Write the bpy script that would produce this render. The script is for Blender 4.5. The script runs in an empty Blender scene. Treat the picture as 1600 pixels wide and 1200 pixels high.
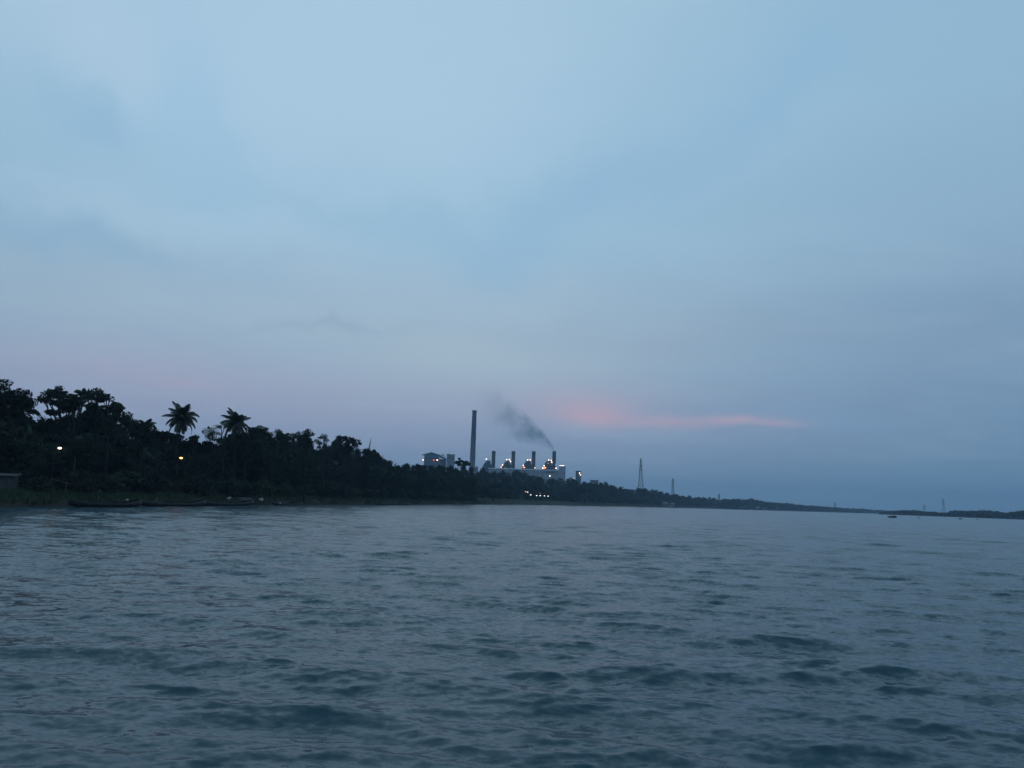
import bpy, math, random
import numpy as np
from mathutils import Matrix, Vector, Euler

random.seed(7)
rng = np.random.default_rng(7)
R = math.radians
scene = bpy.context.scene
COL = scene.collection

# ------------------------------------------------------------------ camera
CAM_Z = 2.2
F = 1150.0
PITCH, ROLL = R(9.0), R(1.92)
cam_d = bpy.data.cameras.new('camera')
cam = bpy.data.objects.new('camera', cam_d)
COL.objects.link(cam)
cam_d.sensor_width = 36.0
cam_d.lens = F / 1600.0 * 36.0
cam_d.clip_start = 0.1
cam_d.clip_end = 30000
CM = Matrix.Rotation(math.pi / 2 + PITCH, 4, 'X') @ Matrix.Rotation(ROLL, 4, 'Z')
cam.matrix_world = Matrix.Translation((0, 0, CAM_Z)) @ CM
scene.camera = cam
M3 = CM.to_3x3()


def ray(px, py):
    return M3 @ Vector(((px - 800) / F, -(py - 600) / F, -1.0))


def W(px, py, d):
    """world point seen at photo pixel (px,py) at ground distance d"""
    r = ray(px, py)
    k = d / math.hypot(r.x, r.y)
    return Vector((r.x * k, r.y * k, CAM_Z + r.z * k))


def G(px, d, z=0.0):
    """world point at ground distance d and height z on photo column px"""
    y = 780.0
    for _ in range(8):
        p = W(px, y, d)
        y += (p.z - z) / d * F
    return Vector((p.x, p.y, z))


def az_of(px, py=785):
    r = ray(px, py)
    return math.degrees(math.atan2(r.x, r.y))


# ------------------------------------------------------------------ shorelines (photo column -> distance)
_sh = [(0, 85), (110, 93), (200, 102), (300, 117), (400, 136), (500, 164), (600, 204), (680, 262), (740, 328),
       (800, 421), (900, 588), (1000, 843), (1050, 1012), (1100, 1200), (1200, 1490), (1300, 1950), (1380, 2300)]
SHA = [-175, -120, -90, -60, -45] + [az_of(a) for a, b in _sh] + [32, 45]
SHD = [95, 64, 60, 66, 74] + [b for a, b in _sh] + [2900, 3600]
RBA = [az_of(1372), az_of(1380), az_of(1400), az_of(1480), az_of(1600), 45, 60, 80]
RBD = [1450, 1400, 1340, 1260, 1150, 1000, 900, 800]


def shore(az):
    return float(np.interp(az, SHA, SHD))


def shore_px(px):
    return shore(az_of(px))


def rise(t):
    return float(np.interp(t, [-3, 0, 1.2, 4, 9, 16, 40, 120, 600, 4000], [-0.8, 0.0, 0.35, .8, 1.4, 2.1, 3.2, 4.5, 7, 12]))


def ground_h(p):
    d = math.hypot(p.x, p.y)
    az = math.degrees(math.atan2(p.x, p.y))
    s = shore(az)
    return rise((d - s) / (1 + s / 450.0))


# ------------------------------------------------------------------ tagging
def tag(o, label=None, cat=None, group=None, kind=None):
    if label: o['label'] = label
    if cat: o['category'] = cat
    if group: o['group'] = group
    if kind: o['kind'] = kind
    return o


def empty(name, loc, rz=0.0):
    o = bpy.data.objects.new(name, None)
    COL.objects.link(o)
    o.location = loc
    o.rotation_euler = (0, 0, rz)
    o.empty_display_size = 0.5
    return o


# ------------------------------------------------------------------ materials
def new_mat(name):
    m = bpy.data.materials.new(name)
    m.use_nodes = True
    nt = m.node_tree
    b = nt.nodes['Principled BSDF']
    return m, nt, b


def mat(name, col, rough=0.8, var=0.25, scale=3.0, metal=0.0, bump=0.0, col2=None, spec=0.3, obj_var=0.0, detail=6):
    m, nt, b = new_mat(name)
    b.inputs['Roughness'].default_value = rough
    b.inputs['Metallic'].default_value = metal
    b.inputs['Specular IOR Level'].default_value = spec
    tc = nt.nodes.new('ShaderNodeTexCoord')
    nz = nt.nodes.new('ShaderNodeTexNoise')
    nz.inputs['Scale'].default_value = scale
    nz.inputs['Detail'].default_value = detail
    nt.links.new(tc.outputs['Object'], nz.inputs['Vector'])
    rp = nt.nodes.new('ShaderNodeValToRGB')
    c2 = col2 or tuple(min(1, c * (1 + var)) for c in col)
    c1 = tuple(c * (1 - var) for c in col)
    rp.color_ramp.elements[0].position = 0.3
    rp.color_ramp.elements[1].position = 0.7
    rp.color_ramp.elements[0].color = (*c1, 1)
    rp.color_ramp.elements[1].color = (*c2, 1)
    nt.links.new(nz.outputs['Fac'], rp.inputs['Fac'])
    out = rp.outputs['Color']
    if obj_var:
        oi = nt.nodes.new('ShaderNodeObjectInfo')
        hs = nt.nodes.new('ShaderNodeHueSaturation')
        mr = nt.nodes.new('ShaderNodeMapRange')
        mr.inputs['To Min'].default_value = 1 - obj_var
        mr.inputs['To Max'].default_value = 1 + obj_var
        nt.links.new(oi.outputs['Random'], mr.inputs['Value'])
        nt.links.new(mr.outputs['Result'], hs.inputs['Value'])
        mr2 = nt.nodes.new('ShaderNodeMapRange')
        mr2.inputs['To Min'].default_value = 0.47
        mr2.inputs['To Max'].default_value = 0.53
        nt.links.new(oi.outputs['Random'], mr2.inputs['Value'])
        nt.links.new(mr2.outputs['Result'], hs.inputs['Hue'])
        nt.links.new(out, hs.inputs['Color'])
        out = hs.outputs['Color']
    nt.links.new(out, b.inputs['Base Color'])
    if bump:
        bp = nt.nodes.new('ShaderNodeBump')
        bp.inputs['Strength'].default_value = bump
        nt.links.new(nz.outputs['Fac'], bp.inputs['Height'])
        nt.links.new(bp.outputs['Normal'], b.inputs['Normal'])
    return m


def emit(name, col, s):
    m, nt, b = new_mat(name)
    b.inputs['Base Color'].default_value = (0.8, 0.8, 0.8, 1)
    b.inputs['Emission Color'].default_value = (*col, 1)
    b.inputs['Emission Strength'].default_value = s
    return m


def mat_hash(name):
    return None


M = {}
M['leaf'] = mat('foliage', (0.019, 0.030, 0.019), .8, .45, .9, obj_var=.35, spec=.15)
M['leaf_light'] = mat('foliage_light', (0.036, 0.05, 0.028), .8, .35, .9, obj_var=.25, spec=.15)
M['palm'] = mat('palm_frond', (0.026, 0.036, 0.022), .6, .3, 1.5, spec=.2)
M['bark'] = mat('bark', (0.022, 0.019, 0.017), .9, .35, 4, bump=.4)
M['palmbark'] = mat('palm_bark', (0.016, 0.015, 0.014), .9, .3, 5, bump=.3)
M['boat'] = mat('tarred_wood', (0.010, 0.009, 0.009), .6, .5, 6, bump=.3)
M['boatin'] = mat('worn_boat_boards', (0.10, 0.085, 0.07), .8, .4, 5, bump=.3)
M['concrete'] = mat('concrete', (0.30, 0.30, 0.33), .85, .12, .15)
M['stack'] = mat('stack_steel', (0.026, 0.024, 0.034), .6, .3, .25)
M['boiler'] = mat('boiler_steelwork', (0.07, 0.06, 0.075), .8, .5, .4)
M['boiler_dark'] = mat('boiler_duct', (0.05, 0.045, 0.055), .8, .4, .5)
M['hallwall'] = mat('hall_cladding', (0.26, 0.27, 0.31), .8, .15, .1)
M['hallroof'] = mat('hall_roof', (0.34, 0.36, 0.40), .8, .12, .1)
M['louvre'] = mat('louvre_dark', (0.05, 0.05, 0.07), .7, .3, .5)
M['blueroof'] = mat('blue_roof_sheet', (0.05, 0.12, 0.21), .6, .15, .2)
M['bluewall'] = mat('blue_wall_sheet', (0.06, 0.11, 0.17), .6, .2, .2)
M['palewall'] = mat('pale_wall', (0.17, 0.175, 0.21), .85, .12, .2)
M['dimwall'] = mat('weathered_plaster', (0.16, 0.165, 0.18), .9, .2, .3)
M['cream'] = mat('limewashed_wall', (0.55, 0.50, 0.46), .9, .15, .4)
M['window'] = mat('dark_window', (0.02, 0.025, 0.03), .3, .2, 1, spec=.5)
M['tile'] = mat('roof_tile', (0.20, 0.10, 0.08), .9, .25, 1.0)
M['steel'] = mat('galvanised_steel', (0.11, 0.12, 0.13), .6, .2, .5, metal=.4)
M['redsteel'] = mat('painted_mast_red', (0.16, 0.05, 0.04), .6, .2, .5)
M['greywood'] = mat('weathered_pole', (0.035, 0.033, 0.03), .9, .3, 3)
M['sack'] = mat('pale_sackcloth', (0.34, 0.33, 0.33), .9, .15, 6)
M['bamboo'] = mat('bamboo_pole', (0.10, 0.06, 0.055), .7, .25, 5)
M['hutwall'] = mat('hut_plaster', (0.05, 0.054, 0.06), .9, .4, 1.4)
M['hutroof'] = mat('hut_roof_sheet', (0.05, 0.05, 0.055), .7, .35, 1.5)
M['emW'] = emit('lamp_white', (1.0, 0.66, 0.42), 5.5)
M['emO'] = emit('lamp_orange', (1.0, 0.30, 0.08), 6)
M['emC'] = emit('lamp_cool', (1.0, 0.9, 0.82), 4)
M['emR'] = emit('lamp_red', (1.0, 0.16, 0.10), 3.0)
M['emD'] = emit('lamp_dim', (1.0, 0.72, 0.5), 2.0)


# ------------------------------------------------------------------ mesh builder
class MB:
    def __init__(s):
        s.v = []
        s.f = []

    def add(s, verts, faces):
        n = len(s.v)
        s.v += [tuple(v) for v in verts]
        s.f += [tuple(i + n for i in f) for f in faces]

    def box(s, c, size, rz=0.0, top=(1, 1)):
        cx, cy, cz = c
        hx, hy, hz = size[0] / 2, size[1] / 2, size[2] / 2
        co, si = math.cos(rz), math.sin(rz)
        vs = []
        for sz in (-1, 1):
            k = (1, 1) if sz < 0 else top
            for sx, sy in ((-1, -1), (1, -1), (1, 1), (-1, 1)):
                x, y = sx * hx * k[0], sy * hy * k[1]
                vs.append((cx + x * co - y * si, cy + x * si + y * co, cz + sz * hz))
        s.add(vs, [(3, 2, 1, 0), (4, 5, 6, 7), (0, 1, 5, 4), (1, 2, 6, 5), (2, 3, 7, 6), (3, 0, 4, 7)])

    def tube(s, pts, rad, n=8, cap=True):
        pts = [Vector(p) for p in pts]
        rings = []
        prev = None
        for i, p in enumerate(pts):
            if i == 0: t = pts[1] - p
            elif i == len(pts) - 1: t = p - pts[i - 1]
            else: t = pts[i + 1] - pts[i - 1]
            t.normalize()
            up = Vector((0, 0, 1)) if abs(t.z) < .9 else Vector((0, 1, 0))
            a = t.cross(up).normalized()
            if prev is not None and a.dot(prev) < 0: a = -a
            prev = a
            b = t.cross(a)
            r = rad[i] if hasattr(rad, '__len__') else rad
            rings.append([p + (a * math.cos(k * 2 * math.pi / n) + b * math.sin(k * 2 * math.pi / n)) * r for k in range(n)])
        vs = [v for r_ in rings for v in r_]
        fs = []
        for i in range(len(rings) - 1):
            for k in range(n):
                k2 = (k + 1) % n
                fs.append((i * n + k, i * n + k2, (i + 1) * n + k2, (i + 1) * n + k))
        if cap:
            fs.append(tuple(range(n - 1, -1, -1)))
            fs.append(tuple((len(rings) - 1) * n + k for k in range(n)))
        s.add(vs, fs)

    def lathe(s, c, prof, n=24):
        """prof: list of (r,z)"""
        vs = []
        for r, z in prof:
            for k in range(n):
                a = k * 2 * math.pi / n
                vs.append((c[0] + r * math.cos(a), c[1] + r * math.sin(a), c[2] + z))
        fs = []
        for i in range(len(prof) - 1):
            for k in range(n):
                k2 = (k + 1) % n
                fs.append((i * n + k, i * n + k2, (i + 1) * n + k2, (i + 1) * n + k))
        fs.append(tuple(range(n - 1, -1, -1)))
        fs.append(tuple((len(prof) - 1) * n + k for k in range(n)))
        s.add(vs, fs)

    def ball(s, c, r, n=8, m=6):
        if not hasattr(r, '__len__'): r = (r, r, r)
        vs = [(c[0], c[1], c[2] - r[2])]
        for i in range(1, m):
            ph = -math.pi / 2 + math.pi * i / m
            for k in range(n):
                a = 2 * math.pi * k / n
                vs.append((c[0] + r[0] * math.cos(ph) * math.cos(a), c[1] + r[1] * math.cos(ph) * math.sin(a), c[2] + r[2] * math.sin(ph)))
        vs.append((c[0], c[1], c[2] + r[2]))
        fs = []
        for k in range(n):
            k2 = (k + 1) % n
            fs.append((0, 1 + k2, 1 + k))
            for i in range(m - 2):
                a0 = 1 + i * n
                fs.append((a0 + k, a0 + k2, a0 + n + k2, a0 + n + k))
            fs.append((1 + (m - 2) * n + k, 1 + (m - 2) * n + k2, len(vs) - 1))
        s.add(vs, fs)

    def mesh(s, name, m, smooth=False):
        me = bpy.data.meshes.new(name)
        me.from_pydata(s.v, [], s.f)
        me.materials.append(m)
        if smooth: me.polygons.foreach_set('use_smooth', [True] * len(me.polygons))
        me.update()
        return me

    def build(s, name, m, parent=None, smooth=False):
        o = bpy.data.objects.new(name, s.mesh(name, m, smooth))
        COL.objects.link(o)
        if parent is not None: o.parent = parent
        return o


def child(name, me, parent):
    o = bpy.data.objects.new(name, me)
    COL.objects.link(o)
    o.parent = parent
    return o


# ------------------------------------------------------------------ foliage helpers (numpy quads)
def leaf_cards(centers, size, aspect=.55, flat=0.0):
    """many small leaf-shaped (pointed) faces at the centres"""
    n = len(centers)
    a = rng.normal(size=(n, 3)); a /= np.linalg.norm(a, axis=1)[:, None]
    b = rng.normal(size=(n, 3)); b -= (b * a).sum(1)[:, None] * a
    b[:, 2] *= (1 - flat)
    b /= np.linalg.norm(b, axis=1)[:, None]
    c = np.cross(a, b)
    sz = size * rng.uniform(.6, 1.4, n)[:, None]
    v = np.empty((n, 4, 3))
    v[:, 0] = centers + b * sz * .5
    v[:, 1] = centers + c * sz * .5 * aspect + a * sz * .08
    v[:, 2] = centers - b * sz * .5
    v[:, 3] = centers - c * sz * .5 * aspect + a * sz * .08
    return v.reshape(-1, 3)


def quads_mesh(name, v, m):
    n = len(v) // 4
    me = bpy.data.meshes.new(name)
    me.vertices.add(len(v)); me.vertices.foreach_set('co', v.astype(np.float32).ravel())
    me.loops.add(len(v)); me.loops.foreach_set('vertex_index', np.arange(len(v), dtype=np.int32))
    me.polygons.add(n); me.polygons.foreach_set('loop_start', np.arange(0, len(v), 4, dtype=np.int32))
    me.materials.append(m)
    me.update(calc_edges=True)
    return me


def in_ball(n, c, r, shell=.0):
    d = rng.normal(size=(n, 3)); d /= np.linalg.norm(d, axis=1)[:, None]
    u = rng.uniform(shell ** 3, 1, n) ** (1 / 3)
    return np.array(c) + d * u[:, None] * np.array(r)


def make_crown(blobs, nclump, nleaf, leaf, clump_r, ncore, core_size, m, name='crown'):
    """blobs: ellipsoids (c, r, weight); clumps sit towards the outside of the blobs, leaves inside the clumps"""
    vs = []
    w = np.array([b[2] for b in blobs], float); w /= w.sum()
    cl = []
    for (c, r, _), k in zip(blobs, rng.multinomial(nclump, w)):
        pts = in_ball(k, c, r, .62)
        for p in pts:
            cr = clump_r * rng.uniform(.6, 1.35)
            cl.append(p)
            vs.append(leaf_cards(in_ball(int(nleaf * rng.uniform(.6, 1.3)), p, (cr * 1.25, cr * 1.25, cr * .75), .2), leaf))
    for (c, r, _), k in zip(blobs, rng.multinomial(ncore, w)):
        vs.append(leaf_cards(in_ball(k, c, tuple(x * .72 for x in r)), core_size, .9))
    return quads_mesh(name, np.concatenate(vs), m), cl


def make_trunk(h, r0, crown_pts, lean=0, name='trunk', nb=7, m=None, base_split=.35):
    mb = MB()
    top = Vector((lean, lean * .3, h))
    pts = [Vector((0, 0, -.8)), Vector((lean * .1, 0, h * .25)), Vector((lean * .45, lean * .1, h * .6)), top]
    mb.tube(pts, [r0 * 1.25, r0, r0 * .7, r0 * .22], 8)
    for i in range(min(nb, len(crown_pts))):
        p = Vector(crown_pts[int(rng.integers(len(crown_pts)))])
        t = rng.uniform(base_split, .9)
        s0 = pts[1].lerp(pts[3], t * .8)
        mid = s0.lerp(p, .5) + Vector((0, 0, -.06 * h))
        mb.tube([s0, mid, p], [r0 * .45 * (1.1 - t * .5), r0 * .28, r0 * .08], 5)
    return mb.mesh(name, m or M['bark'], True)


PROTO = {}


def proto_tree(key, H, blobs, nclump, nleaf, leaf, clump_r, ncore, core_size, m=None, r0=.28, th=.75, lean=0, nb=7):
    bl = [((c[0], c[1], c[2]), r, w) for c, r, w in blobs]
    cm, cl = make_crown(bl, nclump, nleaf, leaf, clump_r, ncore, core_size, m or M['leaf'])
    tm = make_trunk(H * th, r0, cl, lean, nb=nb)
    PROTO[key] = (cm, tm, H)


def rblobs(H, cr, n, z0=.2, flat=.8):
    out = [((0, 0, H * .56), (cr * .72, cr * .72, H * .34), 4)]
    for i in range(n):
        a = rng.uniform(0, 2 * math.pi)
        rr = cr * rng.uniform(.35, .75)
        z = H * rng.uniform(z0, .86)
        s = cr * rng.uniform(.28, .48)
        z = min(z, H - s * flat)
        out.append(((rr * math.cos(a), rr * math.sin(a), z), (s, s, s * flat), 1))
    return out


# near trees (14 m)
for i in range(5):
    proto_tree('near%d' % i, 14, rblobs(14, 5.0, 11), 100, 85, .34, .9, 1100, 1.0, nb=4)
# loose, see-through tree
proto_tree('loose', 14, rblobs(14, 4.2, 12, .45), 62, 60, .32, .62, 110, .6)
# near shrub (4 m)
for i in range(3):
    proto_tree('shrub%d' % i, 4, [((0, 0, 1.9), (1.7, 1.7, 1.8), 2), ((1.3, .2, 1.4), (1.3, 1.2, 1.3), 1), ((-1.2, -.4, 1.5), (1.2, 1.2, 1.4), 1)],
               34, 60, .26, .5, 160, .6, r0=.08, th=.5, nb=5)
# pale bush
proto_tree('bush', 4, [((0, 0, 1.9), (1.7, 1.7, 1.7), 2), ((1.2, .2, 1.4), (1.2, 1.2, 1.2), 1)], 34, 60, .24, .5, 120, .5, m=M['leaf_light'], r0=.08, th=.5, nb=5)
# distant trees (20 m)
for i in range(5):
    proto_tree('far%d' % i, 20, rblobs(20, 7.5, 8, .3), 60, 55, .8, 1.5, 300, 2.4, r0=.4, nb=4)


def tree(kind, px, d, ytop, label, name='leafy_tree', cat='tree', group=None, wid=1.0, rot=None):
    """place a tree on photo column px at distance d with its top at photo row ytop"""
    cm, tm, H = PROTO[kind]
    top = W(px, ytop, d)
    gz = ground_h(top)
    h = max(top.z - gz, H * .12)
    s = h / (H * .985)
    e = empty(name, (top.x, top.y, gz), rng.uniform(0, 6.28) if rot is None else rot)
    w = s * wid
    e.scale = (w, w, s)
    tag(e, label, cat, group)
    child('trunk', tm, e)
    child('crown', cm, e)
    return e


# ------------------------------------------------------------------ palm
def palm_meshes(nf, L, seed, up=.95):
    r_ = random.Random(seed)
    vs = []
    fronds = []
    for i in range(nf):
        az = i * 2.39996 + r_.uniform(-.25, .25)
        q = i / (nf - 1)
        el = R(86) * (1 - q) ** .9 + R(-46) * q
        l = L * r_.uniform(.72, 1.1)
        ca, sa = math.cos(az), math.sin(az)
        p = Vector((ca * .12, sa * .12, .1))
        fr = []
        seg = 14
        bend = R(r_.uniform(60, 125)) * (.55 + .45 * (1 - abs(q - .4)))
        pts = [p.copy()]
        dirs = []
        for k in range(seg):
            e_ = el - bend * ((k + .5) / seg) ** 1.5
            e_ = max(e_, R(-84))
            dv = Vector((ca * math.cos(e_), sa * math.cos(e_), math.sin(e_)))
            p = p + dv * (l / seg)
            pts.append(p.copy()); dirs.append(dv)
        mb = MB()
        mb.tube(pts, [.05 * (1 - .8 * k / seg) + .01 for k in range(seg + 1)], 5)
        side = Vector((-sa, ca, 0))
        for k in range(1, seg + 1):
            for sub in (0, .25, .5, .75):
                base = pts[k - 1].lerp(pts[k], sub)
                dv = dirs[k - 1]
                t = (k - 1 + sub) / seg
                ll = L * .30 * math.sin(math.pi * min(1, .12 + t * .84)) ** .7 * r_.uniform(.8, 1.15)
                nrm = side.cross(dv)
                for sg in (-1, 1):
                    ld = (side * sg * .75 + dv * .55 - Vector((0, 0, .55 + r_.uniform(0, .25)))).normalized()
                    wv = dv * .05
                    a = base - wv; b = base + wv
                    tip = base + ld * ll
                    m1 = base + ld * ll * .55 + Vector((0, 0, .04))
                    mb.add([a, b, m1 + wv * .9, tip, m1 - wv * .9], [(0, 1, 2, 4), (4, 2, 3)])
        fronds.append(mb)
    return fronds


def r_t(k): return .16 * math.sin(k * 7.3)


def palm(px, d, ycentre, L, label, nf=24, seed=1, lean=.6, name='coconut_palm'):
    c = W(px, ycentre, d)
    gz = ground_h(c)
    h = c.z - gz
    e = empty(name, (c.x - lean, c.y, gz))
    tag(e, label, 'palm tree')
    mb = MB()
    pts = [Vector((lean * (k / 8) ** 1.8, 0, -1 + (h + 1) * k / 8)) for k in range(9)]
    mb.tube(pts, [.26, .2, .17, .16, .15, .14, .14, .13, .15], 9)
    mb.build('trunk', M['palmbark'], e, True)
    cr = empty('crown', (lean, 0, h)); cr.parent = e
    # the crown is one mesh part made of its fronds, with a cluster of nuts
    allf = MB()
    for f in palm_meshes(nf, L, seed):
        allf.add(f.v, f.f)
    bpy.data.objects.remove(cr)
    co = allf.build('crown', M['palm'], e)
    co.location = (lean, 0, h); co.rotation_euler = (r_t(seed), r_t(seed + 1), seed)
    nb = MB()
    for k in range(9):
        a = k * .7
        nb.ball((.3 * math.cos(a), .3 * math.sin(a), -.22 - .1 * (k % 3)), .14, 7, 5)
    no = nb.build('coconuts', M['palm'], e, True)
    no.location = (lean, 0, h)
    return e


# ------------------------------------------------------------------ terrain
def polar_sheet(name, azs, offs, fz, m, label=None):
    vs, fs = [], []
    for a in azs:
        for k, o in enumerate(offs):
            vs.append(fz(a, o))
    n = len(offs)
    for i in range(len(azs) - 1):
        for k in range(n - 1):
            fs.append((i * n + k, i * n + k + 1, (i + 1) * n + k + 1, (i + 1) * n + k))
    mb = MB(); mb.add(vs, fs)
    o = mb.build(name, m, smooth=True)
    tag(o, kind='structure')
    return o


def bank_mat():
    m, nt, b = new_mat('bank_earth_and_grass')
    b.inputs['Roughness'].default_value = .95
    b.inputs['Specular IOR Level'].default_value = .1
    ge = nt.nodes.new('ShaderNodeNewGeometry')
    n1 = nt.nodes.new('ShaderNodeTexNoise'); n1.inputs['Scale'].default_value = .12; n1.inputs['Detail'].default_value = 5
    n2 = nt.nodes.new('ShaderNodeTexNoise'); n2.inputs['Scale'].default_value = 1.6; n2.inputs['Detail'].default_value = 8
    nt.links.new(ge.outputs['Position'], n1.inputs['Vector'])
    nt.links.new(ge.outputs['Position'], n2.inputs['Vector'])
    sp = nt.nodes.new('ShaderNodeSeparateXYZ'); nt.links.new(ge.outputs['Position'], sp.inputs[0])
    ad = nt.nodes.new('ShaderNodeMath'); ad.operation = 'MULTIPLY_ADD'
    nt.links.new(n1.outputs['Fac'], ad.inputs[0]); ad.inputs[1].default_value = 1.4
    nt.links.new(sp.outputs['Z'], ad.inputs[2])
    r1 = nt.nodes.new('ShaderNodeValToRGB')
    e = r1.color_ramp.elements
    e[0].position = .45; e[0].color = (.026, .023, .02, 1)      # wet mud at the water
    e[1].position = 1.9 / 2.5; e[1].color = (.03, .037, .021, 1)  # grass
    k = e.new(.58); k.color = (.055, .049, .043, 1)
    mr = nt.nodes.new('ShaderNodeMath'); mr.operation = 'DIVIDE'; mr.inputs[1].default_value = 2.5
    nt.links.new(ad.outputs[0], mr.inputs[0]); nt.links.new(mr.outputs[0], r1.inputs['Fac'])
    mx = nt.nodes.new('ShaderNodeMix'); mx.data_type = 'RGBA'; mx.blend_type = 'MULTIPLY'; mx.inputs['Factor'].default_value = .8
    r2 = nt.nodes.new('ShaderNodeValToRGB')
    r2.color_ramp.elements[0].position = .3; r2.color_ramp.elements[0].color = (.5, .5, .5, 1)
    r2.color_ramp.elements[1].position = .7; r2.color_ramp.elements[1].color = (1.4, 1.35, 1.3, 1)
    nt.links.new(n2.outputs['Fac'], r2.inputs['Fac'])
    nt.links.new(r1.outputs['Color'], mx.inputs['A']); nt.links.new(r2.outputs['Color'], mx.inputs['B'])
    nt.links.new(mx.outputs['Result'], b.inputs['Base Color'])
    bp = nt.nodes.new('ShaderNodeBump'); bp.inputs['Strength'].default_value = .6; bp.inputs['Distance'].default_value = .2
    nt.links.new(n2.outputs['Fac'], bp.inputs['Height']); nt.links.new(bp.outputs['Normal'], b.inputs['Normal'])
    return m


M['bank'] = bank_mat()
azs = sorted(set(list(np.arange(-175, -45, 2.5)) + list(np.arange(-45, 45.1, .25))))


def fz_left(a, o):
    s = shore(a)
    jit = .9 * math.sin(a * 2.3) + .6 * math.sin(a * 7.1 + 1) + .35 * math.sin(a * 19.7)
    d = s + jit * (s / 110) ** .5 + o * (1 + s / 450.0)
    z = rise(o) + (0.10 * math.sin(a * 11 + o) + .12 * math.sin(a * 5.3 + o * .7)) * (0 if o < 1 else 1)
    return (d * math.sin(R(a)), d * math.cos(R(a)), z)


polar_sheet('river_bank', azs, [-4, -2, 0, .6, 1.2, 2.5, 4, 6.5, 9, 12, 16, 25, 40, 120, 600, 2000], fz_left, M['bank'])


def fz_right(a, o):
    s = float(np.interp(a, RBA, RBD))
    w = min(1, max(0, (a - RBA[0]) / 3.0))
    return ((s + o * (.15 + w)) * math.sin(R(a)), (s + o * (.15 + w)) * math.cos(R(a)), float(np.interp(o, [-6, 0, 10, 60, 200, 260], [-.8, 0, 1.6, 3, 3, -.5])))


polar_sheet('far_river_bank', list(np.arange(RBA[0], 80, .4)), [-6, 0, 10, 60, 200, 260], fz_right, M['bank'])


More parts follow.
